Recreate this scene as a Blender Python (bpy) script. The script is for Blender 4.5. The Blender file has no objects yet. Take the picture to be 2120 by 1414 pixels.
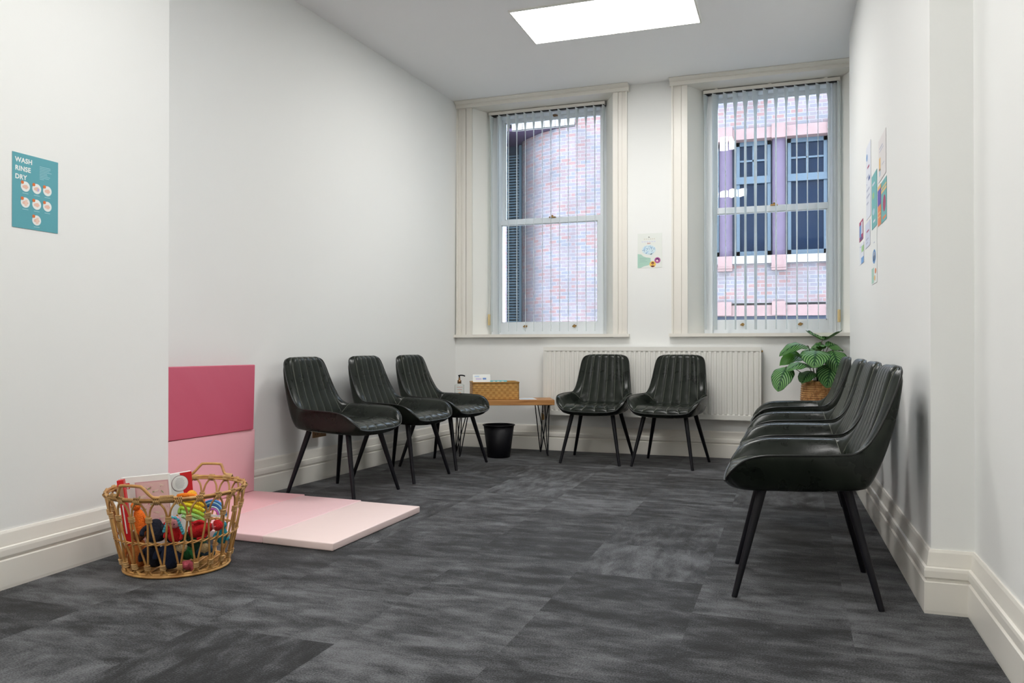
import bpy, bmesh, math, random
from math import sin, cos, pi, radians
from mathutils import Vector, Matrix
random.seed(7)
SC = bpy.context.scene
COL = SC.collection

# ------------------------------------------------------------------ camera
H = 0.94
cam_d = bpy.data.cameras.new('camera')
cam_d.sensor_width = 36.0
cam_d.lens = 36.0*1650/2120
cam_d.clip_start = 0.05
cam = bpy.data.objects.new('camera', cam_d)
COL.objects.link(cam)
cam.location = (0, 0, H)
cam.rotation_euler = (radians(90.31), 0, radians(19.3))
SC.camera = cam

# ------------------------------------------------------------------ world and exposure
SC.view_settings.view_transform = 'Standard'
SC.view_settings.look = 'None'
SC.view_settings.gamma = 1.0
SC.view_settings.use_curve_mapping = False
SC.view_settings.exposure = 0.27
W = bpy.data.worlds.new('overcast_sky')
SC.world = W
W.use_nodes = True
bgn = W.node_tree.nodes['Background']
bgn.inputs[0].default_value = (0.72, 0.84, 1.0, 1)
SKY = 11.5
bgn.inputs[1].default_value = SKY
PANEL = 18.5

# ------------------------------------------------------------------ materials
def newmat(name):
    m = bpy.data.materials.new(name); m.use_nodes = True
    nt = m.node_tree
    return m, nt, nt.nodes['Principled BSDF']

def N(nt, t, **kw):
    n = nt.nodes.new(t)
    for k, v in kw.items():
        if isinstance(k, str) and hasattr(n, k): setattr(n, k, v)
    return n

def mat(name, col, rough=0.5, metal=0.0, spec=0.5, bump=0, bscale=40, var=0, vscale=8, coat=0, alpha=None, trans=0, ior=None):
    m, nt, b = newmat(name)
    b.inputs['Base Color'].default_value = (*col, 1)
    b.inputs['Roughness'].default_value = rough
    b.inputs['Metallic'].default_value = metal
    b.inputs['Specular IOR Level'].default_value = spec
    if coat: b.inputs['Coat Weight'].default_value = coat; b.inputs['Coat Roughness'].default_value = .15
    if trans: b.inputs['Transmission Weight'].default_value = trans
    if ior: b.inputs['IOR'].default_value = ior
    tc = None
    if bump or var:
        tc = N(nt, 'ShaderNodeTexCoord')
    if bump:
        no = N(nt, 'ShaderNodeTexNoise'); no.inputs['Scale'].default_value = bscale; no.inputs['Detail'].default_value = 4
        bp = N(nt, 'ShaderNodeBump'); bp.inputs['Strength'].default_value = bump; bp.inputs['Distance'].default_value = .005
        nt.links.new(tc.outputs['Object'], no.inputs['Vector']); nt.links.new(no.outputs[0], bp.inputs['Height'])
        nt.links.new(bp.outputs[0], b.inputs['Normal'])
    if var:
        n2 = N(nt, 'ShaderNodeTexNoise'); n2.inputs['Scale'].default_value = vscale; n2.inputs['Detail'].default_value = 5
        nt.links.new(tc.outputs['Object'], n2.inputs['Vector'])
        r = N(nt, 'ShaderNodeValToRGB')
        r.color_ramp.elements[0].position = .3; r.color_ramp.elements[1].position = .7
        r.color_ramp.elements[0].color = (*[c*(1-var) for c in col], 1)
        r.color_ramp.elements[1].color = (*[min(1, c*(1+var)) for c in col], 1)
        nt.links.new(n2.outputs[0], r.inputs[0]); nt.links.new(r.outputs[0], b.inputs['Base Color'])
    return m

M = {}
M['wall'] = mat('white_wall_paint', (.83, .84, .825), .75, bump=.04, bscale=120)
M['ceiling'] = mat('ceiling_paint', (.90, .905, .91), .8)
M['trim'] = mat('cream_gloss_paint', (.80, .775, .715), .32, bump=.03, bscale=25)
M['reveal'] = mat('daylit_reveal_trim_paint', (.88, .875, .83), .4)  # trim paint made whiter, daylight on the reveals put into the colour
M['sash'] = mat('daylight_tinted_sash_paint', (.86, .89, .91), .35)  # white paint with the bluish daylight cast mixed into its colour
M['radiator'] = mat('radiator_enamel', (.78, .775, .73), .35)
M['black_metal'] = mat('black_powder_coated_metal', (.005, .005, .008), .45, spec=.25)
M['bin'] = mat('black_bin_metal', (.003, .003, .005), .5, spec=.25)
M['brass'] = mat('brass', (.45, .27, .10), .3, metal=1)
M['antique'] = mat('antique_brass', (.25, .14, .07), .35, metal=.8)
M['piping'] = mat('dark_piping', (.006, .007, .006), .35)
M['thread'] = mat('highlit_thread', (.20, .21, .17), .7)  # stitch thread, its light grey also paints the highlights along the seams
M['lead'] = mat('dark_gap', (.02, .02, .02), .9)
M['wood_weight'] = mat('pale_wood', (.62, .48, .24), .5)
M['cord'] = mat('white_cord', (.8, .8, .76), .6)
M['soil'] = mat('dark_soil', (.02, .014, .01), .9, bump=.5, bscale=90)
M['white_card'] = mat('white_card', (.82, .82, .80), .4)
M['red_card'] = mat('red_card', (.62, .015, .02), .35)
M['paper'] = mat('white_paper', (.80, .82, .80), .6)

def leather():
    m, nt, b = newmat('green_black_leather')
    tc = N(nt, 'ShaderNodeTexCoord')
    n1 = N(nt, 'ShaderNodeTexNoise'); n1.inputs['Scale'].default_value = 8; n1.inputs['Detail'].default_value = 3; n1.inputs['Roughness'].default_value = .6
    r = N(nt, 'ShaderNodeValToRGB')
    r.color_ramp.elements[0].position = .25; r.color_ramp.elements[1].position = .80
    r.color_ramp.elements[0].color = (.0035, .0050, .0036, 1); r.color_ramp.elements[1].color = (.016, .021, .015, 1)
    r2 = N(nt, 'ShaderNodeMapRange'); r2.inputs[1].default_value = .3; r2.inputs[2].default_value = .7; r2.inputs[3].default_value = .24; r2.inputs[4].default_value = .34
    n2 = N(nt, 'ShaderNodeTexNoise'); n2.inputs['Scale'].default_value = 160; n2.inputs['Detail'].default_value = 3
    bp = N(nt, 'ShaderNodeBump'); bp.inputs['Strength'].default_value = .12; bp.inputs['Distance'].default_value = .002
    L = nt.links.new
    L(tc.outputs['Object'], n1.inputs['Vector']); L(tc.outputs['Object'], n2.inputs['Vector'])
    L(n1.outputs[0], r.inputs[0]); L(r.outputs[0], b.inputs['Base Color']); L(n1.outputs[0], r2.inputs[0]); L(r2.outputs[0], b.inputs['Roughness'])
    L(n2.outputs[0], bp.inputs['Height']); L(bp.outputs[0], b.inputs['Normal'])
    b.inputs['Specular IOR Level'].default_value = .23
    return m
M['leather'] = leather()

def carpet():
    m, nt, b = newmat('charcoal_carpet_tiles')
    L = nt.links.new
    tc = N(nt, 'ShaderNodeTexCoord')
    T = .515
    sep = N(nt, 'ShaderNodeSeparateXYZ'); L(tc.outputs['Object'], sep.inputs[0])
    def math_(op, a, bb=None, c=None):
        n = N(nt, 'ShaderNodeMath'); n.operation = op
        for i, v in enumerate((a, bb, c)):
            if v is None: continue
            if isinstance(v, (int, float)): n.inputs[i].default_value = v
            else: L(v, n.inputs[i])
        return n.outputs[0]
    xs = math_('DIVIDE', math_('ADD', sep.outputs[0], .33), T)
    ix = math_('FLOOR', xs); fx = math_('FRACT', xs)
    par = math_('MODULO', math_('ABSOLUTE', ix), 2.0)
    ys = math_('ADD', math_('DIVIDE', math_('ADD', sep.outputs[1], -2.86), T), math_('MULTIPLY', par, .3))
    iy = math_('FLOOR', ys); fy = math_('FRACT', ys)
    cmb = N(nt, 'ShaderNodeCombineXYZ'); L(ix, cmb.inputs[0]); L(iy, cmb.inputs[1])
    wn = N(nt, 'ShaderNodeTexWhiteNoise'); wn.noise_dimensions = '3D'; L(cmb.outputs[0], wn.inputs['Vector'])
    swap = math_('GREATER_THAN', wn.outputs['Value'], .78)
    # swapped coords
    def mix(f, a, bb):
        return math_('ADD', math_('MULTIPLY', a, math_('SUBTRACT', 1.0, f)), math_('MULTIPLY', bb, f))
    u = mix(swap, fx, fy); v = mix(swap, fy, fx)
    sc = N(nt, 'ShaderNodeSeparateColor'); L(wn.outputs['Color'], sc.inputs[0])
    cu = N(nt, 'ShaderNodeCombineXYZ')
    L(math_('ADD', math_('MULTIPLY', u, 1.9), math_('MULTIPLY', sc.outputs[0], 37.0)), cu.inputs[0])
    L(math_('ADD', math_('MULTIPLY', v, 4.4), math_('MULTIPLY', sc.outputs[1], 53.0)), cu.inputs[1])
    L(math_('MULTIPLY', sc.outputs[2], 20.0), cu.inputs[2])
    n1 = N(nt, 'ShaderNodeTexNoise'); n1.inputs['Scale'].default_value = 1.5; n1.inputs['Detail'].default_value = 8; n1.inputs['Roughness'].default_value = .66
    n1.inputs['Distortion'].default_value = .25
    L(cu.outputs[0], n1.inputs['Vector'])
    n5 = N(nt, 'ShaderNodeTexNoise'); n5.inputs['Scale'].default_value = 2.6; n5.inputs['Detail'].default_value = 5; n5.inputs['Roughness'].default_value = .6
    mp5 = N(nt, 'ShaderNodeMapping'); mp5.inputs['Scale'].default_value = (.8, 2.0, 1); L(tc.outputs['Object'], mp5.inputs[0]); L(mp5.outputs[0], n5.inputs['Vector'])
    both = math_('ADD', math_('MULTIPLY', n1.outputs[0], .72), math_('MULTIPLY', n5.outputs[0], .30))
    val = math_('ADD', both, math_('MULTIPLY', math_('SUBTRACT', sc.outputs[2], .5), .15))
    pile = N(nt, 'ShaderNodeTexNoise'); pile.inputs['Scale'].default_value = 190; pile.inputs['Detail'].default_value = 3
    L(tc.outputs['Object'], pile.inputs['Vector'])
    val2 = math_('ADD', val, math_('MULTIPLY', math_('SUBTRACT', pile.outputs[0], .5), .55))
    r = N(nt, 'ShaderNodeValToRGB')
    e = r.color_ramp.elements
    e[0].position = .37; e[0].color = (.0035, .004, .005, 1)
    e[1].position = .70; e[1].color = (.125, .128, .136, 1)
    k = r.color_ramp.elements.new(.46); k.color = (.016, .017, .0195, 1)
    k = r.color_ramp.elements.new(.56); k.color = (.056, .058, .063, 1)
    L(val2, r.inputs[0]); L(r.outputs[0], b.inputs['Base Color'])
    b.inputs['Roughness'].default_value = .85
    b.inputs['Specular IOR Level'].default_value = .3; b.inputs['Sheen Weight'].default_value = .12; b.inputs['Sheen Roughness'].default_value = .4
    bp = N(nt, 'ShaderNodeBump'); bp.inputs['Strength'].default_value = .5; bp.inputs['Distance'].default_value = .004
    L(pile.outputs[0], bp.inputs['Height']); L(bp.outputs[0], b.inputs['Normal'])
    return m
M['carpet'] = carpet()

def emis(name, col, s):
    m, nt, b = newmat(name)
    b.inputs['Base Color'].default_value = (.9, .9, .9, 1)
    b.inputs['Emission Color'].default_value = (*col, 1); b.inputs['Emission Strength'].default_value = s
    return m
M['panel'] = emis('light_panel_diffuser', (1.0, .985, .96), PANEL)

def glass():
    m, nt, b = newmat('window_glass')
    L = nt.links.new
    nt.nodes.remove(b)
    out = nt.nodes['Material Output']
    tr = N(nt, 'ShaderNodeBsdfTransparent'); tr.inputs[0].default_value = (.93, .96, .97, 1)
    gl = N(nt, 'ShaderNodeBsdfGlossy'); gl.inputs['Roughness'].default_value = 0.0
    fr = N(nt, 'ShaderNodeFresnel'); fr.inputs[0].default_value = 1.5
    mx = N(nt, 'ShaderNodeMixShader')
    tc = N(nt, 'ShaderNodeTexCoord'); no = N(nt, 'ShaderNodeTexNoise'); no.inputs['Scale'].default_value = 4
    bp = N(nt, 'ShaderNodeBump'); bp.inputs['Strength'].default_value = .15; bp.inputs['Distance'].default_value = .01
    L(tc.outputs['Object'], no.inputs['Vector']); L(no.outputs[0], bp.inputs['Height']); L(bp.outputs[0], gl.inputs['Normal'])
    L(fr.outputs[0], mx.inputs[0]); L(tr.outputs[0], mx.inputs[1]); L(gl.outputs[0], mx.inputs[2]); L(mx.outputs[0], out.inputs[0])
    return m
M['glass'] = glass()

def brick():
    m, nt, b = newmat('red_and_blue_brick')
    L = nt.links.new
    uv = N(nt, 'ShaderNodeUVMap')
    bt = N(nt, 'ShaderNodeTexBrick'); bt.offset = .5
    bt.inputs['Scale'].default_value = 1.0
    bt.inputs['Brick Width'].default_value = .195; bt.inputs['Row Height'].default_value = .064
    bt.inputs['Mortar Size'].default_value = .007; bt.inputs['Mortar Smooth'].default_value = .3
    bt.inputs['Color1'].default_value = (0, 0, 0, 1); bt.inputs['Color2'].default_value = (1, 1, 1, 1); bt.inputs['Mortar'].default_value = (.5, .5, .5, 1)
    bt.inputs['Bias'].default_value = 0
    L(uv.outputs[0], bt.inputs['Vector'])
    r = N(nt, 'ShaderNodeValToRGB'); r.color_ramp.interpolation = 'CONSTANT'
    cols = [(0, (.215, .180, .20)), (.16, (.255, .190, .20)), (.32, (.265, .178, .182)), (.5, (.24, .192, .202)), (.62, (.275, .170, .168)), (.78, (.205, .185, .205)), (.88, (.295, .152, .14))]
    e = r.color_ramp.elements
    e[0].position = 0; e[0].color = (*cols[0][1], 1); e[1].position = cols[1][0]; e[1].color = (*cols[1][1], 1)
    for p, c in cols[2:]:
        k = e.new(p); k.color = (*c, 1)
    L(bt.outputs['Color'], r.inputs[0])
    mx = N(nt, 'ShaderNodeMix'); mx.data_type = 'RGBA'
    L(bt.outputs['Fac'], mx.inputs['Factor']); L(r.outputs[0], mx.inputs['A']); mx.inputs['B'].default_value = (.34, .298, .30, 1)
    n2 = N(nt, 'ShaderNodeTexNoise'); n2.inputs['Scale'].default_value = 1.2; n2.inputs['Detail'].default_value = 6
    L(uv.outputs[0], n2.inputs['Vector'])
    mr = N(nt, 'ShaderNodeMapRange'); mr.inputs[1].default_value = .3; mr.inputs[2].default_value = .7; mr.inputs[3].default_value = .28; mr.inputs[4].default_value = .45
    L(n2.outputs[0], mr.inputs[0])
    hs = N(nt, 'ShaderNodeHueSaturation'); L(mx.outputs['Result'], hs.inputs['Color']); L(mr.outputs[0], hs.inputs['Value'])
    L(hs.outputs[0], b.inputs['Base Color'])
    b.inputs['Roughness'].default_value = .9
    bp = N(nt, 'ShaderNodeBump'); bp.inputs['Strength'].default_value = .6; bp.inputs['Distance'].default_value = .01; bp.invert = True
    L(bt.outputs['Fac'], bp.inputs['Height']); L(bp.outputs[0], b.inputs['Normal'])
    return m
M['brick'] = brick()
M['pink_stone'] = mat('pink_dressed_stone', (.125, .072, .066), .8, var=.08, vscale=5)
M['mauve_stone'] = mat('mauve_pier_stone', (.046, .028, .048), .8, var=.08, vscale=5)
M['pale_stone'] = mat('pale_fascia_stone', (.155, .138, .128), .7, var=.05, vscale=4)
M['blue_frame'] = mat('blue_window_frame', (.014, .028, .042), .5)
M['blue_glass'] = mat('dark_blue_glass', (.001, .005, .014), .05, spec=.06)
M['dark_louvre'] = mat('blue_louvre_slat', (.055, .085, .105), .5)
M['louvre_back'] = mat('dark_louvre_void', (.004, .008, .02), .8)
M['purple_soffit'] = mat('purple_soffit', (.03, .012, .035), .8)

def wood(name, c1, c2, scale=3, stretch=(1, 12, 12)):
    m, nt, b = newmat(name); L = nt.links.new
    tc = N(nt, 'ShaderNodeTexCoord'); mp = N(nt, 'ShaderNodeMapping'); mp.inputs['Scale'].default_value = stretch
    n = N(nt, 'ShaderNodeTexNoise'); n.inputs['Scale'].default_value = scale; n.inputs['Detail'].default_value = 6; n.inputs['Distortion'].default_value = .8
    r = N(nt, 'ShaderNodeValToRGB'); r.color_ramp.elements[0].position = .35; r.color_ramp.elements[1].position = .65
    r.color_ramp.elements[0].color = (*c1, 1); r.color_ramp.elements[1].color = (*c2, 1)
    L(tc.outputs['Object'], mp.inputs[0]); L(mp.outputs[0], n.inputs['Vector']); L(n.outputs[0], r.inputs[0]); L(r.outputs[0], b.inputs['Base Color'])
    b.inputs['Roughness'].default_value = .45
    return m
M['wood'] = wood('warm_pine', (.33, .135, .035), (.52, .25, .08))
M['rattan'] = wood('rattan_cane', (.40, .185, .05), (.62, .35, .115), 14, (1, 1, 1))
M['rattan_wrap'] = wood('rattan_binding', (.42, .22, .07), (.66, .42, .18), 60, (.3, .3, 3))

def weave(name, c1, c2, size):
    m, nt, b = newmat(name); L = nt.links.new
    uv = N(nt, 'ShaderNodeUVMap')
    ck = N(nt, 'ShaderNodeTexChecker'); ck.inputs['Scale'].default_value = 1/size
    L(uv.outputs[0], ck.inputs['Vector'])
    mx = N(nt, 'ShaderNodeMix'); mx.data_type = 'RGBA'
    mx.inputs['A'].default_value = (*c1, 1); mx.inputs['B'].default_value = (*c2, 1); L(ck.outputs['Fac'], mx.inputs['Factor'])
    wv = N(nt, 'ShaderNodeTexWave'); wv.inputs['Scale'].default_value = 1/size/2.2; wv.bands_direction = 'Y'; wv.inputs['Distortion'].default_value = 1.0
    L(uv.outputs[0], wv.inputs['Vector'])
    mr = N(nt, 'ShaderNodeMapRange'); mr.inputs[3].default_value = .7; mr.inputs[4].default_value = 1.1; L(wv.outputs['Fac'], mr.inputs[0])
    no = N(nt, 'ShaderNodeTexNoise'); no.inputs['Scale'].default_value = 1/size*.6; L(uv.outputs[0], no.inputs['Vector'])
    m2 = N(nt, 'ShaderNodeMath'); m2.operation = 'MULTIPLY_ADD'; L(no.outputs[0], m2.inputs[0]); m2.inputs[1].default_value = .5; m2.inputs[2].default_value = .72
    m3 = N(nt, 'ShaderNodeMath'); m3.operation = 'MULTIPLY'; L(mr.outputs[0], m3.inputs[0]); L(m2.outputs[0], m3.inputs[1])
    hs = N(nt, 'ShaderNodeHueSaturation'); L(mx.outputs['Result'], hs.inputs['Color']); L(m3.outputs[0], hs.inputs['Value'])
    L(hs.outputs[0], b.inputs['Base Color']); b.inputs['Roughness'].default_value = .55
    bp = N(nt, 'ShaderNodeBump'); bp.inputs['Strength'].default_value = .6; bp.inputs['Distance'].default_value = .004
    L(ck.outputs['Fac'], bp.inputs['Height']); L(bp.outputs[0], b.inputs['Normal'])
    return m
M['seagrass'] = weave('woven_seagrass', (.60, .33, .09), (.49, .24, .055), .024)

def leafmat():
    m, nt, b = newmat('striped_leaf'); L = nt.links.new
    uv = N(nt, 'ShaderNodeUVMap'); sp = N(nt, 'ShaderNodeSeparateXYZ'); L(uv.outputs[0], sp.inputs[0])
    def mt(op, a, bb=None, c=None):
        n = N(nt, 'ShaderNodeMath'); n.operation = op
        for i, v in enumerate((a, bb, c)):
            if v is None: continue
            if isinstance(v, (int, float)): n.inputs[i].default_value = v
            else: L(v, n.inputs[i])
        return n.outputs[0]
    au = mt('ABSOLUTE', sp.outputs[0])
    t = mt('SUBTRACT', sp.outputs[1], mt('MULTIPLY', mt('POWER', au, 1.25), .52))
    s = mt('SINE', mt('MULTIPLY', t, 50.0))
    edge = mt('SUBTRACT', 1.0, mt('SMOOTH_MIN', au, 1.0, .1))
    fac = mt('MULTIPLY', mt('ADD', mt('MULTIPLY', s, .9), .42), mt('MINIMUM', mt('MULTIPLY', au, 5.0), 1.0))
    fac = mt('MULTIPLY', fac, mt('MINIMUM', mt('MULTIPLY', mt('SUBTRACT', 1.0, au), 6.0), 1.0))
    r = N(nt, 'ShaderNodeValToRGB'); r.color_ramp.elements[0].position = .15; r.color_ramp.elements[1].position = .85
    r.color_ramp.elements[0].color = (.004, .055, .008, 1); r.color_ramp.elements[1].color = (.155, .34, .095, 1)
    L(fac, r.inputs[0])
    geo = N(nt, 'ShaderNodeNewGeometry')
    mx = N(nt, 'ShaderNodeMix'); mx.data_type = 'RGBA'; L(geo.outputs['Backfacing'], mx.inputs['Factor'])
    L(r.outputs[0], mx.inputs['A']); mx.inputs['B'].default_value = (.035, .14, .008, 1)
    L(mx.outputs['Result'], b.inputs['Base Color'])
    b.inputs['Roughness'].default_value = .42; b.inputs['Specular IOR Level'].default_value = .35
    bp = N(nt, 'ShaderNodeBump'); bp.inputs['Strength'].default_value = .35; bp.inputs['Distance'].default_value = .004
    L(s, bp.inputs['Height']); L(bp.outputs[0], b.inputs['Normal'])
    return m
M['leaf'] = leafmat()
M['stem'] = mat('leaf_stem', (.05, .035, .02), .5)

def slatmat():
    m, nt, b = newmat('blind_fabric'); L = nt.links.new
    b.inputs['Base Color'].default_value = (.86, .89, .89, 1); b.inputs['Roughness'].default_value = .8
    out = nt.nodes['Material Output']
    t = N(nt, 'ShaderNodeBsdfTranslucent'); t.inputs[0].default_value = (.9, .94, .95, 1)
    mx = N(nt, 'ShaderNodeMixShader'); mx.inputs[0].default_value = .62
    L(b.outputs[0], mx.inputs[1]); L(t.outputs[0], mx.inputs[2]); L(mx.outputs[0], out.inputs[0])
    return m
M['slat'] = slatmat()

def vinyl(name, col, crease=.5):
    m, nt, b = newmat(name); L = nt.links.new
    b.inputs['Base Color'].default_value = (*col, 1); b.inputs['Roughness'].default_value = .5
    tc = N(nt, 'ShaderNodeTexCoord'); mp = N(nt, 'ShaderNodeMapping'); mp.vector_type = 'TEXTURE'; mp.inputs['Rotation'].default_value = (radians(-48), 0, 0); mp.inputs['Scale'].default_value = (1, 1.3, .32)
    n = N(nt, 'ShaderNodeTexNoise'); n.inputs['Scale'].default_value = 1.4; n.inputs['Detail'].default_value = 2
    n3 = N(nt, 'ShaderNodeTexNoise'); n3.inputs['Scale'].default_value = 300
    bp = N(nt, 'ShaderNodeBump'); bp.inputs['Strength'].default_value = crease; bp.inputs['Distance'].default_value = .03
    bp2 = N(nt, 'ShaderNodeBump'); bp2.inputs['Strength'].default_value = .1; bp2.inputs['Distance'].default_value = .001
    L(tc.outputs['Object'], mp.inputs[0]); L(mp.outputs[0], n.inputs['Vector']); L(n.outputs[0], bp.inputs['Height'])
    L(tc.outputs['Object'], n3.inputs['Vector']); L(n3.outputs[0], bp2.inputs['Height']); L(bp.outputs[0], bp2.inputs['Normal']); L(bp2.outputs[0], b.inputs['Normal'])
    return m
M['mat_rose'] = vinyl('dark_rose_vinyl', (.60, .115, .185), .5)
M['mat_pink'] = vinyl('pink_vinyl', (.86, .47, .52), .2)
M['mat_pink2'] = vinyl('mid_pink_vinyl', (.86, .50, .53), .2)
M['mat_blush'] = vinyl('blush_vinyl', (.84, .58, .60), .3)
M['mat_pale'] = vinyl('pale_blush_vinyl', (.84, .68, .65), .3)

def flat(name, col, rough=.55): 
    k = 'f_'+name
    if k not in M: M[k] = mat(name, col, rough)
    return M[k]

def knit(name, col):
    k = 'k_'+name
    if k not in M: M[k] = mat(name, col, .95, bump=1.0, bscale=220, var=.15, vscale=60)
    return M[k]

# ------------------------------------------------------------------ geometry helpers
class MB:
    def __init__(s):
        s.v = []; s.f = []; s.mi = []; s.mats = []; s.uv = {}; s.sm = []
    def _m(s, m):
        if m is None: return 0
        if m not in s.mats: s.mats.append(m)
        return s.mats.index(m)
    def add(s, vs, fs, m=None, smooth=False, uvs=None):
        o = len(s.v); k = s._m(m)
        s.v += [tuple(p) for p in vs]
        for i, f in enumerate(fs):
            s.f.append(tuple(a+o for a in f)); s.mi.append(k); s.sm.append(smooth)
            if uvs: s.uv[len(s.f)-1] = [uvs[a] for a in f]
    def box(s, x0, x1, y0, y1, z0, z1, m=None, X=None):
        vs = [Vector((x, y, z)) for z in (z0, z1) for y in (y0, y1) for x in (x0, x1)]
        if X: vs = [X @ v for v in vs]
        s.add(vs, [(0, 2, 3, 1), (4, 5, 7, 6), (0, 1, 5, 4), (2, 6, 7, 3), (0, 4, 6, 2), (1, 3, 7, 5)], m)
    def hexa(s, bot, top, m=None):
        n = len(bot); vs = list(bot)+list(top)
        fs = [tuple(range(n-1, -1, -1)), tuple(range(n, 2*n))]+[(i, (i+1) % n, n+(i+1) % n, n+i) for i in range(n)]
        s.add(vs, fs, m)
    def quad(s, a, b, c, d, m=None, uvs=None): s.add([a, b, c, d], [(0, 1, 2, 3)], m, False, uvs)
    def grid(s, P, m=None, smooth=True, uvs=None, closed=False):
        nr = len(P); nc = len(P[0])
        vs = [p for r in P for p in r]
        fs = []
        for i in range(nr-1):
            for j in range(nc if closed else nc-1):
                a = i*nc+j; b = i*nc+(j+1) % nc
                fs.append((a, b, b+nc, a+nc))
        s.add(vs, fs, m, smooth, uvs)
    def tube(s, pts, r, n=8, m=None, closed=False, caps=True):
        pts = [Vector(p) for p in pts]; L = len(pts)
        rr = r if isinstance(r, (list, tuple)) else [r]*L
        tang = []
        for i in range(L):
            if closed: t = pts[(i+1) % L]-pts[i-1]
            else: t = pts[min(i+1, L-1)]-pts[max(i-1, 0)]
            tang.append(t.normalized() if t.length > 1e-9 else Vector((0, 0, 1)))
        up = Vector((0, 0, 1)) if abs(tang[0].z) < .9 else Vector((1, 0, 0))
        nrm = (up-tang[0]*up.dot(tang[0])).normalized()
        rings = []
        for i in range(L):
            nrm = (nrm-tang[i]*nrm.dot(tang[i]))
            nrm = nrm.normalized() if nrm.length > 1e-6 else Vector((1, 0, 0))
            bi = tang[i].cross(nrm)
            rings.append([pts[i]+(nrm*cos(2*pi*k/n)+bi*sin(2*pi*k/n))*rr[i] for k in range(n)])
        if closed: rings.append(rings[0])
        s.grid(rings, m, True, closed=True)
        if caps and not closed:
            s.add(rings[0], [tuple(range(n-1, -1, -1))], m); s.add(rings[-1], [tuple(range(n))], m)
    def lathe(s, prof, n=32, m=None, c=(0, 0, 0), smooth=True, sx=1, sy=1, uv=False):
        P = []; U = []
        for (r, z) in prof:
            P.append([Vector((c[0]+r*cos(2*pi*k/n)*sx, c[1]+r*sin(2*pi*k/n)*sy, c[2]+z)) for k in range(n)])
        s.grid(P, m, smooth, closed=True)
    def ball(s, c, r, m=None, n=14, X=None):
        if not isinstance(r, (tuple, list)): r = (r, r, r)
        P = []
        for i in range(n//2+1):
            a = pi*i/(n//2)
            P.append([Vector((r[0]*sin(a)*cos(2*pi*k/n), r[1]*sin(a)*sin(2*pi*k/n), -r[2]*cos(a))) for k in range(n)])
        if X is not None: P = [[X @ p for p in row] for row in P]
        P = [[p+Vector(c) for p in row] for row in P]
        s.grid(P, m, True, closed=True)
    def mesh(s, name, m=None):
        me = bpy.data.meshes.new(name)
        me.from_pydata([tuple(v) for v in s.v], [], s.f)
        mats = s.mats or ([m] if m else [])
        for x in mats: me.materials.append(x)
        me.polygons.foreach_set('material_index', s.mi)
        me.polygons.foreach_set('use_smooth', s.sm)
        if s.uv:
            ul = me.uv_layers.new(name='UVMap')
            for pi_, p in enumerate(me.polygons):
                if pi_ in s.uv:
                    for li, uv in zip(p.loop_indices, s.uv[pi_]): ul.data[li].uv = uv
        me.update()
        return me
    def build(s, name, m=None, parent=None, **props):
        if m is not None and not s.mats: pass
        o = bpy.data.objects.new(name, s.mesh(name, m)); COL.objects.link(o)
        if parent: o.parent = parent
        for k, v in props.items(): o[k] = v
        return o

def empty(name, loc=(0, 0, 0), rz=0):
    o = bpy.data.objects.new(name, None); COL.objects.link(o); o.location = loc; o.rotation_euler = (0, 0, rz); o.empty_display_size = .1
    return o
def tag(o, label=None, cat=None, group=None, kind=None):
    for k, v in (('label', label), ('category', cat), ('group', group), ('kind', kind)):
        if v: o[k] = v
    return o
def children(o): return [c for c in bpy.data.objects if c.parent == o]
def copy_tree(o, parent=None):
    kids = children(o)
    c = o.copy(); COL.objects.link(c); c.parent = parent
    for ch in kids: copy_tree(ch, c)
    return c
def spline(pts, n=6, closed=False):
    P = [Vector(p) for p in pts]; L = len(P); out = []
    R = range(L) if closed else range(L-1)
    for i in R:
        p0 = P[(i-1) % L] if closed else P[max(i-1, 0)]; p1 = P[i]; p2 = P[(i+1) % L]; p3 = P[(i+2) % L] if closed else P[min(i+2, L-1)]
        for k in range(n):
            t = k/n
            out.append(.5*((2*p1)+(-p0+p2)*t+(2*p0-5*p1+4*p2-p3)*t*t+(-p0+3*p1-3*p2+p3)*t**3))
    if not closed: out.append(P[-1])
    return out
def smooth(a, b, x):
    t = max(0, min(1, (x-a)/(b-a))); return t*t*(3-2*t)
def text_mesh(txt, size, X, m, bold=0.0, align='LEFT', ext=.0002, sx=1.0):
    cu = bpy.data.curves.new('lettering', 'FONT'); cu.body = txt; cu.size = size; cu.align_x = align; cu.extrude = ext; cu.offset = bold; cu.space_character = 1.07
    o = bpy.data.objects.new('lettering', cu)
    me = bpy.data.meshes.new_from_object(o)
    vs = [X @ Vector((v.co.x*sx, v.co.y, v.co.z)) for v in me.vertices]
    fs = [tuple(p.vertices) for p in me.polygons]
    bpy.data.objects.remove(o); bpy.data.meshes.remove(me); bpy.data.curves.remove(cu)
    return vs, fs

# ------------------------------------------------------------------ room shell
CZ = 3.22
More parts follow.
